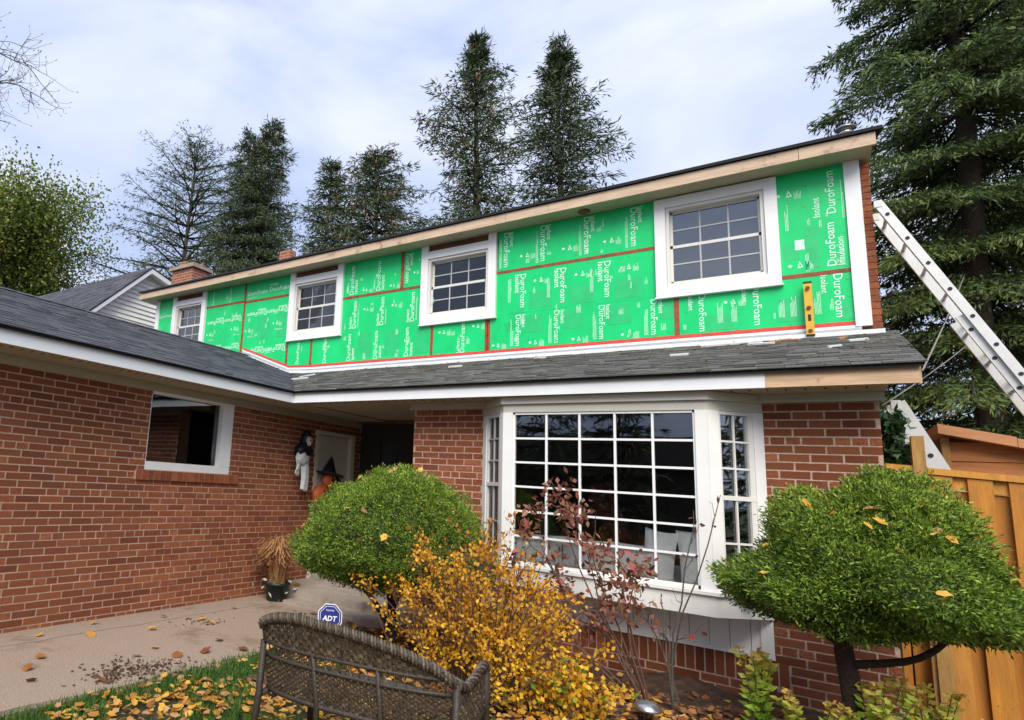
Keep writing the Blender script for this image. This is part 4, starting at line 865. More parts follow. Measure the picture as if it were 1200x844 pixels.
dome_foliage('topiary_shrub', 'spreading flat-bottomed green shrub on a bare trunk beside the wooden fence', (.24, 5.15, -.42), (.69, .66, .63), 5, 120000, .030, .0095, 'yew', lower=.45, leaves=90, skirt=.15, lump=.11, cone=.34,
    trunk=[([(.10, 5.15, G - .02), (.11, 5.16, -1.1), (.08, 5.15, -.75), (.1, 5.15, -.45)], .062, .04), ([(.09, 5.14, -.8), (-.12, 5.08, -.66), (-.38, 5.0, -.5)], .024, .01), ([(.09, 5.15, -.72), (-.2, 4.95, -.52), (-.42, 4.85, -.42)], .016, .007), ([(.1, 5.15, -.9), (.35, 5.1, -.82), (.48, 5.05, -.72), (.6, 5.0, -.55)], .026, .012), ([(.1, 5.15, -.72), (.3, 5.0, -.62), (.6, 4.9, -.5)], .018, .008)])

def shrub(name, label, stems, leafspec, seed, wood='twig', r0=.008):
    """stems: list of polylines; leafspec: (count, length, width, material, f0, jitter, tint fn)"""
    rg = np.random.default_rng(seed); b = stems[0][0]; t = thing(name, label, 'shrub', (b[0], b[1], G)); w_ = MB(); paths = []
    for st_ in stems:
        p = smooth_path(st_, 9); p[1:-1] += rg.normal(size=(7, 3)) * .012; paths.append(p); w_.tube(p, list(np.linspace(st_ and r0, r0 * .28, 9)), 5, cap=False)
    tw = []
    for p in list(paths):
        for k in range(4):
            i = rg.integers(3, 8); d = nrm(p[i] - p[i - 1]) + rg.normal(size=3) * .55; ln = rg.uniform(.08, .24); q = np.array([p[i], p[i] + nrm(d) * ln * .5, p[i] + nrm(d + np.array([0, 0, .3])) * ln]); tw.append(smooth_path(q, 5)); w_.tube(q, [r0 * .35, r0 * .25, r0 * .15], 4, cap=False)
    part('stems', w_, wood, t, kind='stuff')
    for (nm, cnt, ln, wd, m, f0, jit, mode) in leafspec:
        allp = paths + tw; P = []; D = []
        for _ in range(cnt):
            p = allp[rg.integers(len(allp))] if rg.random() < .45 or not tw else tw[rg.integers(len(tw))]
            u = rg.uniform(f0, 1) * (len(p) - 1); i = min(int(u), len(p) - 2); f = u - i; P.append(p[i] * (1 - f) + p[i + 1] * f); D.append(nrm(p[i + 1] - p[i]))
        P = np.array(P) + rg.normal(size=(cnt, 3)) * jit; D = np.array(D) * .5 + rg.normal(size=(cnt, 3)) * .7
        if mode == 'droop': D[:, 2] -= .25
        tn = np.clip(rg.normal(.5, .28, cnt), 0, 1)
        if mode == 'height': zz = (P[:, 2] - P[:, 2].min()) / np.ptp(P[:, 2]); tn = np.clip(rg.normal(.74, .2, cnt) - .60 * zz, 0, 1)
        o = link(nm, quads_mesh(nm, diamonds(P, D, ln * rg.uniform(.6, 1.25, cnt), wd * rg.uniform(.7, 1.2, cnt), rg), tn, m), t, 'stuff')
    return t
rg = np.random.default_rng(21)
def fan(base, c, rad, n, zmin=-.3, rg=rg):
    out = []
    for k in range(n):
        v = nrm(rg.normal(size=3)); v[2] = abs(v[2]) if rg.random() < .8 else -abs(v[2]) * .5; e = np.array(c) + v * np.array(rad) * rg.uniform(.45, 1.0)
        b = np.array(base) + np.array([rg.uniform(-.14, .14), rg.uniform(-.12, .12), 0]); mid = b * .5 + e * .5 + np.array([0, 0, -.05]) + rg.normal(size=3) * .06; out.append([b, mid, e])
    return out
shrub('yellow_shrub', 'bushy shrub full of small golden yellow leaves behind the wicker bench', fan((-1.95, 4.35, G + .02), (-1.93, 4.35, -.83), (.98, .62, .72), 95), [('leaves', 9500, .031, .024, 'shrub_yellow', .36, .026, 'height')], 4)
shrub('yellow_shrub', 'low yellow and green shrub at the foot of the brick wall below the bay', fan((-1.36, 4.6, G + .02), (-1.38, 4.55, -1.28), (.46, .36, .27), 30), [('leaves', 1700, .04, .032, 'shrub_yellow', .3, .03, 'rand'), ('green_leaves', 260, .05, .034, 'shrub_green', .3, .03, 'rand')], 6)
B = (-1.02, 5.35, G); B2 = (-.86, 5.32, G)
shrub('red_shrub', 'thin bare-stemmed shrub with dark red leaves in front of the bay window', [
    [B, (-1.22, 5.32, -1.1), (-1.5, 5.3, -.6), (-1.62, 5.3, -.2), (-1.66, 5.3, .09)], [B, (-1.3, 5.3, -1.05), (-1.62, 5.28, -.7), (-1.88, 5.25, -.4), (-1.98, 5.25, -.22)], [B, (-1.25, 5.3, -1.0), (-1.42, 5.28, -.6), (-1.52, 5.26, -.12)], [B, (-1.2, 5.3, -1.0), (-1.38, 5.28, -.55), (-1.36, 5.26, -.14)],
    [B, (-1.25, 5.28, -1.05), (-1.7, 5.2, -.55), (-1.78, 5.2, -.12)], [B, (-1.15, 5.3, -1.0), (-1.12, 5.3, -.62), (-1.08, 5.3, -.38)], [B, (-1.12, 5.3, -.95), (-1.22, 5.28, -.55), (-1.17, 5.28, -.42)],
    [B, (-1.5, 5.22, -1.15), (-1.85, 5.2, -.9), (-1.98, 5.2, -.6)], [B, (-1.38, 5.25, -1.2), (-1.6, 5.22, -.95), (-1.7, 5.2, -.72)]],
    [('leaves', 950, .07, .036, 'shrub_red', .55, .045, 'droop')], 8, 'twig', .0085)
shrub('red_shrub', 'leafless upright twigs in front of the white post of the bay window', [[B2, (-.87, 5.3, -1.12), (-.78, 5.3, -.8), (-.62, 5.3, -.3), (-.53, 5.3, .07)], [B2, (-.9, 5.3, -1.1), (-1.02, 5.3, -.86), (-1.12, 5.3, -.72)], [B2, (-.86, 5.3, -1.15), (-.80, 5.3, -.7), (-.72, 5.3, -.3), (-.70, 5.3, -.05)], [B2, (-.88, 5.3, -1.05), (-.9, 5.3, -.85), (-.92, 5.3, -.7)]],
    [('leaves', 34, .06, .03, 'shrub_red', .5, .02, 'droop')], 9, 'twig_grey', .009)
def spire(label, x, y, h, seed, nst, m='spirea', ll=.07):
    rg = np.random.default_rng(seed); t = thing('perennial', label, 'plant', (x, y, G)); w_ = MB(); P = []; D = []
    for k in range(nst):
        a = rg.uniform(0, 6.28); r = rg.uniform(.02, .16); p = smooth_path([(x + rg.uniform(-.05, .05), y + rg.uniform(-.05, .05), G), (x + r * .6 * math.cos(a), y + r * .6 * math.sin(a), G + h * .5), (x + r * math.cos(a) * 1.3, y + r * math.sin(a) * 1.3, G + h * rg.uniform(.7, 1.0))], 16); w_.tube(p, list(np.linspace(.006, .002, 16)), 4, cap=False)
        for i in range(3, 16):
            for j in range(4):
                an = rg.uniform(0, 6.28); P.append(p[i]); D.append([math.cos(an), math.sin(an), rg.uniform(-.1, .8)])
    P = np.array(P); D = np.array(D); hz = (P[:, 2] - G) / h; tn = np.clip(hz ** 2.2 * .9 + rg.normal(0, .12, len(P)), 0, 1)
    part('stems', w_, 'twig', t, kind='stuff'); link('leaves', quads_mesh('leaves', diamonds(P, D, ll * (1.15 - .6 * hz) * rg.uniform(.7, 1.2, len(P)), ll * .42, rg), tn, m), t, 'stuff'); return t
spire('yellow-green leafy plant growing against the brick below the white panel', -.36, 5.2, .66, 31, 7, ll=.085)
spire('leafy perennial with tall orange-tipped plumes beside the trunk of the flat shrub', .19, 5.0, .66, 32, 9, ll=.07)
spire('leafy perennial with orange-tipped plumes at the foot of the wooden fence', .44, 5.15, .66, 33, 9, ll=.07)
spire('short orange-tipped plant between the brick wall and the shrub trunk', -.08, 5.0, .46, 34, 8, ll=.07)
spire('small yellow-green plant growing low in front of the fence boards', .62, 5.1, .5, 36, 8, ll=.07)

# ================================================================== trees
bt = dict(group='evergreens behind the house')
spruce('spruce_tree', 'thin open evergreen with long bare upswept branches behind the left chimney', (-24.6, 19), 17.0, 6.8, 41, 150, 5, .30, .30, .8, lambda h: (1 - h) ** .7 * .95 + .05, twigs=7, upward=.30, wid=.14, fill=2, **bt)
spruce('spruce_tree', 'dense dark evergreen with two tops behind the left chimney', (-19.7, 19), 16.3, 3.2, 42, 210, 6, .28, .32, 1., lambda h: min(1, (1 - h) ** .85 + .05), tops=2, twigs=10, fill=3, **bt)
spruce('spruce_tree', 'small pointed evergreen between two taller ones behind the roof', (-15.4, 19), 13.4, 2.3, 43, 130, 6, .27, .2, .9, lambda h: (1 - h) ** .9 + .05, twigs=8, upward=.1, fill=2, **bt)
spruce('spruce_tree', 'broad low evergreen with a flat leaning top behind the roof', (-12.6, 19.5), 13.5, 3.4, 44, 180, 6, .28, .32, .9, lambda h: min(1, (1 - h) ** .6), cones=1, twigs=9, lean=(-.9, 0), fill=2, **bt)
spruce('spruce_tree', 'tallest evergreen hung with brown cones above the middle of the roof', (-8.8, 19), 16.4, 3.7, 45, 165, 5, .28, .30, .85, lambda h: (1 - h) ** 1.0 * (.95 + .36 * math.sin(h * 11)) + .03, cones=1, twigs=9, upward=.2, fill=3, **bt)
spruce('spruce_tree', 'narrow dark evergreen with an arm reaching right above the roof', (-5.9, 19), 14.9, 2.6, 46, 160, 5, .28, .28, .85, lambda h: (1 - h) ** .9 * (.92 + .34 * math.sin(h * 9 + 2)) + .03, twigs=9, upward=.18, fill=3, **bt)
spruce('spruce_tree', 'big spruce with long drooping boughs beside the ladder', (2.1, 13), 17.5, 2.5, 47, 330, 1.2, .13, .34, .95, lambda h: (1 - h) ** .75 * .95 + .05, 'needles_fresh', twigs=14, wid=.20, trunk_r=.17, fill=3, hang=.55, tier=.7)
spruce('spruce_tree', 'darker spruce standing behind the big spruce past the shed', (5.4, 17.5), 15.5, 3.8, 48, 210, 1.0, .3, .30, .95, None, 'needles_fresh', twigs=9, fill=3)
spruce('spruce_tree', 'low bushy spruce filling the gap behind the shed', (2.6, 16.8), 7.5, 2.8, 49, 150, -1.2, .2, .25, 1., None, 'needles', twigs=9, fill=3)
# broadleaf tree on the far left
def broadleaf(name, label, base, c, rad, seed, n, leaf, m, ntw=60):
    rg = np.random.default_rng(seed); t = thing(name, label, 'tree', (base[0], base[1], G)); w_ = MB(); c = np.array(c); rad = np.array(rad)
    w_.tube(smooth_path([(base[0], base[1], G), (base[0] + .2, base[1], c[2] - rad[2] * .8), tuple(c)], 10), list(np.linspace(.28, .08, 10)), 8)
    cl = []
    for k in range(ntw):
        v = nrm(rg.normal(size=3)); v[2] = v[2] * .8 + .1; e = c + v * rad * rg.uniform(.5, 1.05); b = np.array([base[0] + .2, base[1], c[2] - rad[2] * rg.uniform(.1, .9)]); p = smooth_path([b, (b + e) / 2 + np.array([0, 0, .4]), e], 7); w_.tube(p, list(np.linspace(.06, .012, 7)), 4, cap=False)
        for q in (p[-1], p[-2], p[-3]): cl.append(q)
    cl = np.array(cl); ci = rg.integers(0, len(cl), n); P = cl[ci] + rg.normal(size=(n, 3)) * rad * .12; ct = rg.normal(.32, .2, len(cl)); D = rg.normal(size=(n, 3)); D[:, 2] -= .3
    tk = part('trunk', w_, 'bark_grey', t, True); link('crown', quads_mesh('crown', diamonds(P, D, leaf * rg.uniform(.6, 1.3, n), leaf * .7, rg), np.clip(ct[ci] + rg.normal(0, .16, n), 0, 1), m), t); return t
broadleaf('maple_tree', 'leafy green tree turning yellow beyond the wing roof', (-31, 13), (-31.6, 13, 10.8), (5.2, 5, 5.0), 51, 42000, .17, 'maple', 110)
# bare tree whose branch reaches into the sky
rg = np.random.default_rng(61); t = thing('bare_tree', 'leafless branches reaching into the sky beside the wing roof', 'tree', (-13.4, 4.4, G)); w_ = MB(); tips = MB(); buds = MB()
w_.tube(smooth_path([(-13.4, 4.4, G), (-13.3, 4.4, 2.5), (-12.9, 4.3, 5.2), (-12.2, 4.2, 8.5)], 12), list(np.linspace(.22, .05, 12)), 8)
def grow(p, d, ln, r, depth, gr):
    n = 5; pts = [np.array(p, float)]
    for k in range(n): d = nrm(d + gr.normal(size=3) * .16 + np.array([.0, 0, -.03 if depth < 2 else .05])); pts.append(pts[-1] + d * ln / n)
    (w_ if depth < 2 else tips).tube(pts, list(np.linspace(r, r * .45, n + 1)), 4 if depth else 6, cap=False)
    if depth >= 3:
        e = pts[-1]; buds.tube([e, e + nrm(d) * .03], [.008, .003], 4); return
    for k in range(1, n + 1):
        for s_ in range(3 if depth < 1 else 2 if depth < 2 else 1):
            dd = nrm(d * .75 + gr.normal(size=3) * .62); grow(pts[k], dd, ln * (gr.uniform(.22, .36) if depth == 0 else gr.uniform(.38, .6)), r * .5, depth + 1, gr)
grow((-12.6, 4.25, 7.0), np.array([.92, -.06, -.34]), 4.3, .03, 0, rg)
tk = part('trunk', w_, 'bark_grey', t, True); part('twigs', tips, 'twig_grey', t, kind='stuff'); part('buds', buds, 'twig', t, kind='stuff')

# ================================================================== neighbour's house
nb = thing('neighbour_house', 'house with grey shingle roof and white clapboard gable beyond the wing', 'house', (-16, 9.2, G))
gx = -13.5; A, Lf, Rf = (9.23, 5.12), (7.55, 3.48), (12.6, 4.22)
m = MB(); m.prism([(gx - .02, Lf[0] + .12, G), (gx - .02, Lf[0] + .12, Lf[1] + .0), (gx - .02, A[0], A[1] - .12), (gx - .02, Rf[0], Rf[1] - .1), (gx - .02, Rf[0], G)], (-8, 0, 0)); part('wall', m, 'siding', nb)
z = 2.0
while z < 5.0:
    def yl(z): return max(Lf[0] + .14, Lf[0] + (z - Lf[1]) / (A[1] - Lf[1]) * (A[0] - Lf[0]) + .1)
    def yr(z): return min(Rf[0] - .05, A[0] + (A[1] - z) / (A[1] - Rf[1]) * (Rf[0] - A[0]) - .3) if z > 4.0 else Rf[0] - .05
    a, b = yl(z + .1), yr(z + .1)
    if b > a: part('siding_board', MB().hexa([(gx - .019, a, z), (gx - .019, b, z), (gx + .018, b, z), (gx + .018, a, z), (gx - .019, a, z + .118), (gx - .019, b, z + .118), (gx - .012, b, z + .118), (gx - .012, a, z + .118)]), 'siding', nb)
    z += .12
for P, Q_, th in ((Lf, A, .13), (A, Rf, .13)):
    part('rake_board', MB().prism([(gx + .22, P[0], P[1]), (gx + .22, Q_[0], Q_[1]), (gx + .22, Q_[0], Q_[1] - th), (gx + .22, P[0], P[1] - th)], (.03, 0, 0)), 'siding_trim', nb)
    part('rake_soffit', MB().prism([(gx - .02, P[0], P[1] - th), (gx - .02, Q_[0], Q_[1] - th), (gx + .22, Q_[0], Q_[1] - th), (gx + .22, P[0], P[1] - th)], (0, 0, .02)), 'siding_trim', nb)
m = MB()
for P, Q_ in ((Lf, A), (Rf, A)): m.prism([(gx + .26, P[0], P[1]), (gx + .26, Q_[0], Q_[1]), (-24, Q_[0], Q_[1]), (-24, P[0], P[1])], (0, 0, .03))
rf = part('roof', m, 'roof_deck', nb); m = MB(); d = Vector((0, A[0] - Lf[0], A[1] - Lf[1])); ln = d.length; d.normalize(); nv = Vector((0, -d.z, d.y)); k = 0
while k * .14 < ln - .02:
    o = Vector((gx + .27, Lf[0], Lf[1] + .03)) + d * k * .14; x = o.x
    while x > -24: w_ = random.choice((.2, .26, .33)); shingle(m, Vector((x - w_, o.y, o.z)), Vector((1, 0, 0)), d, nv, w_ - .005, .17, random.choice((.006, .012)), random.random()); x -= w_
    k += 1
part('shingles', m, 'shingle_wing', rf, kind='stuff')

# ================================================================== fence, shed, ladders
fy = 6.36
fn = thing('fence', 'honey-coloured wooden board fence joined to the corner of the brick house', 'fence', (1.6, fy, G))
ft = lambda x: .385 - .085 * (x - .42)
def fbox(nm, x0, x1, y0, y1, z0, d, t, m='fence_wood'):      # top follows the fall of the fence
    part(nm, MB().hexa([(x0, y0, z0), (x1, y0, z0), (x1, y1, z0), (x0, y1, z0), (x0, y0, ft(x0) + d), (x1, y0, ft(x1) + d), (x1, y1, ft(x1) + d), (x0, y1, ft(x0) + d)], t), m, fn)
part('post', MB().hexa([(.575, fy - .05, G), (.645, fy - .05, G), (.645, fy + .04, G), (.575, fy + .04, G), (.575, fy - .05, .595), (.645, fy - .05, .595), (.645, fy + .04, .595), (.575, fy + .04, .595)]), 'post_wood', fn)
for x in (1.95, 3.3): fbox('post', x, x + .07, fy - .05, fy + .04, G, .1, .5, 'post_wood')
def rail(x0, x1, y0, y1, za, zb, t): part('rail', MB().hexa([(x0, y0, ft(x0) + za), (x1, y0, ft(x1) + za), (x1, y1, ft(x1) + za), (x0, y1, ft(x0) + za), (x0, y0, ft(x0) + zb), (x1, y0, ft(x1) + zb), (x1, y1, ft(x1) + zb), (x0, y1, ft(x0) + zb)], t), 'fence_wood', fn)
rail(.425, .574, fy - .035, fy + .03, -.035, .005, .6); rail(.646, 3.3, fy - .035, fy + .03, -.045, .0, .6); rail(.425, .574, fy + .004, fy + .028, -.16, -.08, .3); rail(.646, 3.3, fy + .003, fy + .022, -.14, -.046, .7)
fbox('board', .43, .475, fy - .02, fy - .002, G, -.036, .2); fbox('board', .49, .574, fy + .029, fy + .045, G, -.17, .0)
x = .65; i = 0
while x < 3.2:
    fbox('board', x, x + .124, fy - .022, fy - .001, G, -.046, random.random()); fbox('board', x + .10, x + .222, fy + .023, fy + .042, G, -.145, random.random() * .5); x += .198; i += 1
m = MB(); x = .65
while x < 3.2:
    for dx in (.03, .094):
        for z in (ft(x) - .10, -.55, -1.2): m.tube([(x + dx, fy - .0235, z), (x + dx, fy - .021, z)], .0045, 6)
    x += .198
part('nails', m, 'steel', fn, kind='stuff')
part('brace', MB().box((.60, fy - .075, G), (.68, fy - .055, -.62)), 'post_wood', fn)
sh = thing('shed', 'small orange wooden shed with a sloping board roof behind the fence', 'shed', (2.2, 10, G))
sy = 9.0; zr = lambda x: .955 - .245 * (x - 1.03)
for i in range(11): z = .80 - i * .2; part('wall_board', MB().hexa([(1.10, sy + .15, z - .195), (3.4, sy + .15, z - .195), (3.4, sy + .2, z - .195), (1.10, sy + .2, z - .195), (1.10, sy + .162, z), (min(3.4, max(1.3, 1.03 + (.93 - z) / .245)), sy + .162, z), (min(3.4, max(1.3, 1.03 + (.93 - z) / .245)), sy + .2, z), (1.10, sy + .2, z)]), 'shed_wood', sh)
part('corner_post', MB().box((1.06, sy + .12, G), (1.12, sy + .2, .85)), 'post_wood', sh); part('side_wall', MB().box((1.08, sy + .2, G), (1.11, sy + 2, .86)), 'dark_wood', sh)
for k, (a, b) in enumerate(((0, .55), (.55, 1.3), (1.3, 2.5))):
    x0, x1 = 1.03 + a, 1.03 + b - .004; dz = .012 * (2 - k)
    part('roof_board', MB().hexa([(x0, sy, zr(x0) - .075), (x1, sy, zr(x1) - .075), (x1, sy + 2.2, zr(x1) - .05), (x0, sy + 2.2, zr(x0) - .05), (x0, sy, zr(x0) + dz), (x1, sy, zr(x1) + dz), (x1, sy + 2.2, zr(x1) + dz), (x0, sy + 2.2, zr(x0) + dz)]), 'shed_roof', sh)
def ladder(label, top, foot, y, wid, rw, fly=None):
    """leans in the x-z plane; rails at y and y+wid"""
    A_, B_ = Vector((top[0], 0, top[1])), Vector((foot[0], 0, foot[1])); d = (B_ - A_).normalized(); n = Vector((-d.z, 0, d.x)); n = n if n.z > 0 else -n
    t = thing('ladder', label, 'ladder', (foot[0], y, foot[1]))
    def rails(a, b, off, yy, w_):
        for s_ in (0, 1):
            y0 = yy[s_]; p, q = a + n * off, b + n * off; m = MB()
            for o0, o1, ya, yb in ((-w_ / 2, w_ / 2, 0, .006), (-w_ / 2, -w_ / 2 + .008, .006, .03), (w_ / 2 - .008, w_ / 2, .006, .03)):
                m.hexa([tuple(v + n * o + Vector((0, y0 + yv, 0))) for yv in (ya, yb) for v, o in ((p, o0), (q, o0), (q, o1), (p, o1))])
            part('rail', m, 'aluminium', t)
        k = .15
        while k < (b - a).length - .1:
            c = a + d * k + n * off; part('rung', MB().tube([c + Vector((0, yy[0] - .004, 0)), c + Vector((0, yy[1] + .034, 0))], .016, 8), 'aluminium', t); part('rung_end', MB().tube([c + Vector((0, yy[0] - .006, 0)), c + Vector((0, yy[0] - .001, 0))], .017, 8), 'rubber', t); k += .3
    rails(A_, B_, 0, (y, y + wid), rw)
    if fly: rails(A_ + d * fly, B_, -rw * .85, (y + .035, y + wid - .035), rw * .9)
    for s_ in (0, 1): part('foot', MB().box((foot[0] - .05, y + s_ * wid - .01, foot[1] - .04), (foot[0] + .05, y + s_ * wid + .05, foot[1] + .03)), 'rubber', t)
    m = MB()
    for s_ in (0, 1): m.box((top[0] - .03, y + s_ * wid - .006, top[1] - .05), (top[0] + .03, y + s_ * wid + .036, top[1] + .02))
    part('end_cap', m, 'scrap_white', t)
    return t
ladder('long aluminium extension ladder leaning on the upper brick corner', (.64, 3.06), (2.72, G + .03), 7.86, .36, .072, 1.3)
ladder('short aluminium ladder leaning behind the fence below the lower eave', (.545, .90), (1.53, G + .03), 6.72, .34, .115)
# ivy on the corner
rg = np.random.default_rng(71); t = thing('ivy', 'dark green ivy climbing the corner of the house above the fence', 'plant', (.5, 6.5, G)); n = 900
P = np.stack([rg.normal(.485, .045, n), rg.uniform(6.42, 6.6, n), rg.uniform(-.1, .80, n)], 1); P[:, 0] += .06 * (.8 - P[:, 2]) * rg.random(n); D = rg.normal(size=(n, 3)) * .6; D[:, 1] -= .5; D[:, 2] -= .5
w_ = MB()
for k in range(6): w_.tube(smooth_path([(.45 + .02 * k, 6.5, G), (.46 + .015 * k, 6.5, -.4), (.45 + .02 * k, 6.5, .7)], 8), .007, 4)
part('stems', w_, 'twig', t, kind='stuff'); link('leaves', quads_mesh('leaves', diamonds(P, D, rg.uniform(.04, .085, n), .05, rg), rg.random(n), 'ivy'), t, 'stuff')
# cables from the eave corner to the trees
for (a, b, sag), lb in (((( .64, 6.0, 1.03), (1.95, 12.9, 3.7), .03), 'grey cable running from the shingled eave corner towards the spruce'), (((.45, 6.6, .86), (2.0, 12.9, 2.7), .03), 'lower grey cable running from the house corner towards the spruce')):
    a, b = Vector(a), Vector(b); single('cable', MB().tube([a.lerp(b, k / 14) - Vector((0, 0, sag * 4 * k / 14 * (1 - k / 14))) for k in range(15)], .006, 5), 'cable', lb, 'cable', a, smooth=True)

# ================================================================== small things
# spirit level leaning on the foam
t = thing('spirit_level', 'yellow spirit level standing upright against the green foam boards', 'level', (.05, 7.88, 1.78))
sh_ = Matrix.Rotation(-.03, 3, 'X'); o_ = Vector((.05, 7.875, 1.775))
def lv_box(nm, a, b, mm): part(nm, MB().box(tuple(Vector(a) + o_), tuple(Vector(b) + o_), .5, sh_, o_), mm, t)
lv_box('body', (-.034, 0, .0), (.034, .024, .545), 'level_yellow')
for z in (.035, .28, .49): part('vial', MB().lathe(o_ + Vector((0, -.003, z)), [(.0, -.004), (.019, -.003), (.019, .004), (.0, .005)], 12, ax=Matrix.Rotation(R(90), 3, 'X')), 'dark_wood' if z != .28 else 'wood_table', t)
lv_box('end_cap', (-.036, -.002, .5455), (.036, .026, .565), 'rubber'); lv_box('end_cap', (-.036, -.002, -.012), (.036, .026, -.0005), 'rubber'); lv_box('badge', (-.012, -.002, .14), (.012, -.0005, .21), 'black_paint')
# scraps on the lower roof
def on_roof(x, y): return hM(y) + .022
for i, (x, y, l_, w_, a, mm, lb) in enumerate([(-.62, 7.72, .55, .05, .15, 'scrap_white', 'long white trim offcut lying on the shingles'), (-.35, 7.55, .22, .05, -.2, 'scrap_white', 'short pale offcut on the shingles below the level'), (-.2, 7.72, .2, .03, .5, 'scrap_wood', 'brown splintered wood scrap on the shingles'), (-.12, 7.70, .17, .03, -.3, 'scrap_wood', 'second brown wood scrap on the shingles'), (.38, 7.3, .14, .04, .3, 'scrap_white', 'white scrap on the shingles near the corner board'), (.28, 7.55, .09, .03, .8, 'scrap_wood', 'small rusty scrap on the shingles near the corner board'), (-1.0, 7.0, .16, .05, 0, 'scrap_white', 'white scrap lying midway down the shingles'), (-3.6, 7.3, .18, .05, .2, 'scrap_white', 'white scrap on the shingles under the second window'), (-6.05, 7.05, .28, .05, .25, 'scrap_white', 'white offcut lying near the roof valley'), (-6.2, 7.4, .3, .02, 1.3, 'scrap_white', 'thin white strip lying across the roof valley'), (-2.6, 7.6, .14, .04, .1, 'scrap_white', 'white chip on the shingles below the middle boards'), (.2, 6.9, .1, .03, .4, 'scrap_white', 'small white chip near the end of the lower roof')]):
    rt = Matrix.Rotation(a, 3, 'Z'); ro = Matrix.Rotation(math.atan(SM), 3, 'X') @ rt; c = Vector((x, y, on_roof(x, y)))
    single('roof_scrap', MB().box((x - l_ / 2, y - w_ / 2, c.z - .012), (x + l_ / 2, y + w_ / 2, c.z + .006), .5, ro, c), mm, lb, 'scrap', c)
n = 900; P = np.stack([rng.uniform(-5.5, .6, n), rng.uniform(5.85, 7.9, n), np.zeros(n)], 1); P = P[(P[:, 1] > 7.0) | (rng.random(n) < .35)]; P[:, 2] = ez + SM * (P[:, 1] - ey) + .022; k = len(P)
D = rng.normal(size=P.shape); D[:, 2] = D[:, 1] * SM; q = link('roof_litter', quads_mesh('roof_litter', diamonds(P, D, rng.uniform(.015, .05, k), .02, side=np.tile([0, .3, 1.], (k, 1)) + 0), rng.choice([0., .1, .8, 1.], k), 'straw')); q['kind'] = 'stuff'; q['label'] = 'dry needles and chips scattered on the lower shingles'; q['category'] = 'litter'
# lamp in the bed
t = thing('path_light', 'small round-capped garden light on a stake below the bay window', 'garden light', (-.955, 4.9, G))
part('stake', MB().tube([(-.955, 4.9, G), (-.955, 4.9, -1.40)], .012, 8), 'black_paint', t); part('lens', MB().lathe((-.955, 4.9, -1.44), [(.03, 0), (.045, .05), (.045, .075)], 14), 'lamp_glass', t, True); part('cap', MB().lathe((-.955, 4.9, -1.375), [(.088, 0), (.09, .012), (.07, .035), (.045, .05), (.0, .055)], 22), 'steel', t, True)
# security sign
t = thing('security_sign', 'blue eight-sided security yard sign with white ADT letters', 'sign', (-3.26, 4.42, G))
sc = Vector((-3.255, 4.4, -1.142)); nv = Vector((.55, -.83, .0)).normalized(); u = Vector((nv.y * -1, nv.x, 0)) * -1; u = Vector((-nv.y, nv.x, 0)); w3 = Vector((0, 0, 1))
def octo(r, off, d, mm, nm):
    P = [sc + nv * off + (u * math.cos(a) * r * 1.0 + w3 * (math.sin(a) * r * 1.05)) for a in [R(22.5 + 45 * k) for k in range(8)]]; P[5] = P[5] - w3 * .02; P[6] = P[6] - w3 * .02
    part(nm, MB().prism(P, nv * d), mm, t)
octo(.110, 0, .004, 'sign_white', 'border'); octo(.102, .0045, .001, 'sign_blue', 'plate'); octo(.090, .006, .0006, 'sign_white', 'ring'); octo(.086, .007, .0006, 'sign_blue', 'plate')
m = MB()
def stext(body, cx_, cz, ln, it=0):
    vs_, fs, w_, h_ = TX[body]; s_ = ln / w_; m.add([sc + nv * .0085 + u * ((p - w_ / 2) * s_ + q * s_ * it + cx_) + w3 * ((q - h_ / 2) * s_ + cz) for p, q in vs_], fs)
stext('ADT', -.006, -.010, .118, .2); stext('Security', 0, .054, .068); stext('1-800-ADT', 0, -.067, .068); part('lettering', m, 'sign_white', t, kind='stuff')
part('stake', MB().tube([(-3.262, 4.412, G - .02), (-3.262, 4.412, -1.02)], .008, 6), 'steel', t)
# pot with dried grass
t = thing('flower_pot', 'black flower pot of dried straw-coloured grass by the brick wing', 'flower pot', (-5.27, 5.98, G + .03))
part('pot', MB().lathe((-5.27, 5.98, G + .03), [(.11, 0), (.12, .01), (.155, .19), (.17, .19), (.17, .22), (.145, .22), (.14, .19), (.0, .18)], 20), 'pot_black', t, True)
rg = np.random.default_rng(81); n = 420; Q = []
for k in range(n):
    a = rg.uniform(0, 6.28); h = rg.uniform(.28, .58); sp = rg.uniform(.05, .34); p0 = np.array([-5.27 + rg.uniform(-.07, .07), 5.98 + rg.uniform(-.07, .07), G + .23]); d = np.array([math.cos(a), math.sin(a), 0]); pts = [p0, p0 + d * sp * .25 + np.array([0, 0, h * .6]), p0 + d * sp * .65 + np.array([0, 0, h]), p0 + d * sp * 1.1 + np.array([0, 0, h * .82])]; s_ = np.array([-d[1], d[0], 0]) * .006
    for i in range(3): Q.append(np.stack([pts[i] - s_, pts[i] + s_, pts[i + 1] + s_ * .7, pts[i + 1] - s_ * .7]))
link('dried_grass', quads_mesh('dried_grass', np.array(Q), np.repeat(rg.random(n), 3), 'straw'), t, 'stuff')
n = 34; P = np.array([-5.27, 5.98, G + .2]) + rg.normal(size=(n, 3)) * np.array([.12, .12, .05]); D = rg.normal(size=(n, 3)); D[:, 2] -= .3; link('pale_leaves', quads_mesh('pale_leaves', diamonds(P, D, .08, .04, rg), rg.random(n), 'pale_leaf'), t, 'stuff')
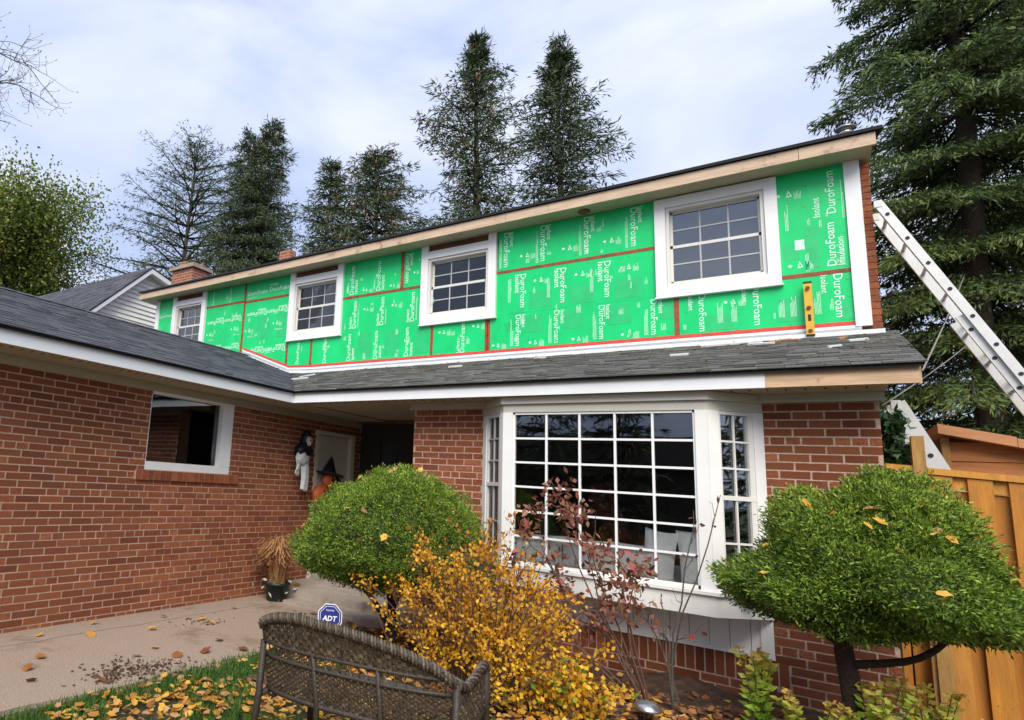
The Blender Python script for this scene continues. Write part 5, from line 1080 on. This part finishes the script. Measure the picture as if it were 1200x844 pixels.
n = 50; P = np.array([-5.42, 5.95, G + .36]) + rg.normal(size=(n, 3)) * np.array([.06, .06, .09]); link('dark_leaves', quads_mesh('dark_leaves', diamonds(P, rg.normal(size=(n, 3)), .07, .04, rg), rg.random(n) * .3, 'shrub_red'), t, 'stuff')

# ================================================================== wicker bench
U = Vector((.983, .182, 0)); V = Vector((-.182, .983, 0)); O = Vector((-2.40, 2.72, G)); BW = 1.06
bench = thing('wicker_bench', 'dark brown wicker garden bench with curved back facing the house', 'bench', tuple(O + U * BW / 2))
def bp(s_, f, h): return O + U * (s_ * BW) + V * f + Vector((0, 0, h))
def top_h(s_): return float(np.interp(s_, [0, .05, .13, .25, .5, .62, .78, .9, .96, 1.0], [.745, .785, .815, .832, .815, .80, .763, .712, .675, .645]))
def back_f(s_, h): return -.10 - .30 * (h - .40) + .09 * (abs(2 * s_ - 1) ** 3)
def rim_pts():
    P = [bp(0, .50, .60), bp(-.01, .40, .635), bp(-.012, .22, .63), bp(-.01, .06, .645)]
    for k in range(21): s_ = k / 20; h = top_h(s_); P.append(bp(s_, back_f(s_, h), h))
    P += [bp(1.01, .06, .60), bp(1.012, .22, .61), bp(1.01, .40, .625), bp(1.0, .50, .59)]
    return smooth_path(P, 90)
rp = rim_pts(); m = MB(); fr_ = []
part('top_rim', MB().tube(rp, .019, 8), 'wicker_frame', bench, True)
for st in range(3):                     # braid wound round the rim
    pts = []
    for i in range(len(rp) * 3):
        u_ = i / 3; k = min(int(u_), len(rp) - 2); f = u_ - k; p = Vector(rp[k] * (1 - f) + rp[k + 1] * f); d = Vector(rp[k + 1] - rp[k]).normalized(); a = d.cross(Vector((0, 0, 1))).normalized(); b = d.cross(a); an = i * .75 + st * 2.09; pts.append(p + (a * math.cos(an) + b * math.sin(an)) * .021)
    m.tube(pts, .007, 4, .15 + .25 * st)
part('braid', m, 'wicker', bench, kind='stuff')
def weave(fn, nu, nv, wu, wv, tb, keep=lambda a, b: True):
    """woven panel: ribbons over and under; fn(a,b)->point"""
    mb = MB(); e = .004
    nn = lambda a, b: (Vector(fn(min(a + .01, 1), b)) - Vector(fn(max(a - .01, 0), b))).cross(Vector(fn(a, min(b + .01, 1))) - Vector(fn(a, max(b - .01, 0)))).normalized()
    for j in range(nv):                 # horizontal strands
        b = (j + .5) / nv
        for i in range(nu):
            a0, a1 = i / nu, (i + 1) / nu
            if not keep((a0 + a1) / 2, b): continue
            s_ = 1 if (i + j) % 2 else -1; p, q = Vector(fn(a0, b)), Vector(fn(a1, b)); c = (p + q) / 2 + nn((a0 + a1) / 2, b) * .006 * s_; up_ = Vector(fn(.5, min(1, b + .02))) - Vector(fn(.5, max(0, b - .02))); up_ = up_.normalized() * wv / 2; t = max(0, min(1, random.gauss(tb, .22)))
            mb.poly([p - up_, c - up_, c + up_, p + up_], t); mb.poly([c - up_, q - up_, q + up_, c + up_], t)
    for i in range(nu + 1):             # uprights
        a = i / nu
        for j in range(nv):
            b0, b1 = j / nv, (j + 1) / nv
            if not keep(a, (b0 + b1) / 2): continue
            p, q = Vector(fn(a, b0)), Vector(fn(a, b1)); s_ = (Vector(fn(min(1, a + .01), b0)) - Vector(fn(max(0, a - .01), b0))).normalized() * wu / 2; t = max(0, min(1, random.gauss(tb * .8, .2))); mb.poly([p - s_, p + s_, q + s_, q - s_], t)
    return mb
hb = .40
part('back_weave', weave(lambda a, b: bp(a, back_f(a, (h := .66 + (top_h(a) - .66) * b)), h), 44, 7, .019, .020, .36), 'wicker', bench, kind='stuff')
part('back_weave', weave(lambda a, b: bp(a, back_f(a, (h := hb + .19 * b)), h), 60, 16, .0115, .0112, .42), 'wicker', bench, kind='stuff')
m = MB()                                # open lattice between the two woven bands
for i in range(46):
    a = (i + .5) / 46; l = .012 * (1 if i % 2 else -1); m.tube([bp(a, back_f(a, .585), .585), bp(a + l, back_f(a, .625), .625), bp(a, back_f(a, .668), .668)], .0035, 4, random.random())
part('lattice', m, 'wicker', bench, kind='stuff')
for h in (.59, .66): part('back_rail', MB().tube([bp(k / 12, back_f(k / 12, h), h) for k in range(13)], .011, 6), 'wicker_frame', bench, True)
part('back_rail', MB().tube([bp(k / 12, back_f(k / 12, hb), hb) for k in range(13)], .016, 6), 'wicker_frame', bench, True)
part('seat', weave(lambda a, b: bp(a, back_f(a, .4) + .02 + b * .56, .395 + .01 * math.sin(a * 3.14)), 46, 26, .010, .012, .45), 'wicker', bench, kind='stuff')
part('seat_rail', MB().tube([bp(0, .5, .385), bp(.5, .53, .385), bp(1, .5, .385)], .022, 8), 'wicker_frame', bench, True)
for s_ in (0, 1):
    part('leg', MB().tube([bp(s_ + .01 * (2 * s_ - 1), -.16, 0), bp(s_, -.10, .40), bp(s_, back_f(s_, .66), .66)], [.018, .02, .018], 7), 'wicker_frame', bench, True); part('leg', MB().tube([bp(s_ + .01 * (2 * s_ - 1), .54, 0), bp(s_, .5, .4), bp(s_, .5, .6)], [.018, .022, .024], 7), 'wicker_frame', bench, True)
    part('side_rail', MB().tube([bp(s_, -.10, .385), bp(s_, .5, .385)], .016, 6), 'wicker_frame', bench, True)
    part('arm_weave', weave(lambda a, b: bp(s_, .0 + .48 * a, .40 + .2 * b), 16, 9, .012, .014, .45), 'wicker', bench, kind='stuff')
for a in (.33, .66): part('leg', MB().tube([bp(a, -.12, 0), bp(a, -.10, .40), bp(a, back_f(a, .66), .66)], [.014, .016, .012], 6), 'wicker_frame', bench, True)

# ================================================================== across the street (seen in the window glass)
for i, (x, y, tp, r, sd_, lb) in enumerate(((-12.5, -13, 6.5, 3.4, 91, 'tall dark evergreen across the street at the end of the bungalow'), (-8.2, -12.5, 5.6, 3.2, 92, 'bushy evergreen across the street in front of the bungalow'), (-5.6, -13, 4.8, 2.6, 93, 'low evergreen across the street beside the bungalow wall'), (3, -16, 8, 3.4, 94, 'dark evergreen across the street past the bungalow'), (11, 5.5, 6, 2.6, 95, 'evergreen standing on the far side of the fence'))):  # last tree is unseen, added to darken the bay side pane's reflection
    spruce('spruce_tree', lb, (x, y), tp, r, sd_, 90, -1.3, .45, .28, 1., None, 'needles', twigs=7)
nh = thing('opposite_house', 'dark-roofed bungalow across the street reflected in the bay window', 'house', (-8, -15, G))
part('wall', MB().box((-15, -17, G), (-2, -14, 1.2)), 'interior', nh); part('roof', MB().prism([(-15.5, -13.6, 1.15), (-15.5, -15.5, 2.5), (-15.5, -17.4, 1.15)], (14, 0, 0)), 'roof_deck', nh)
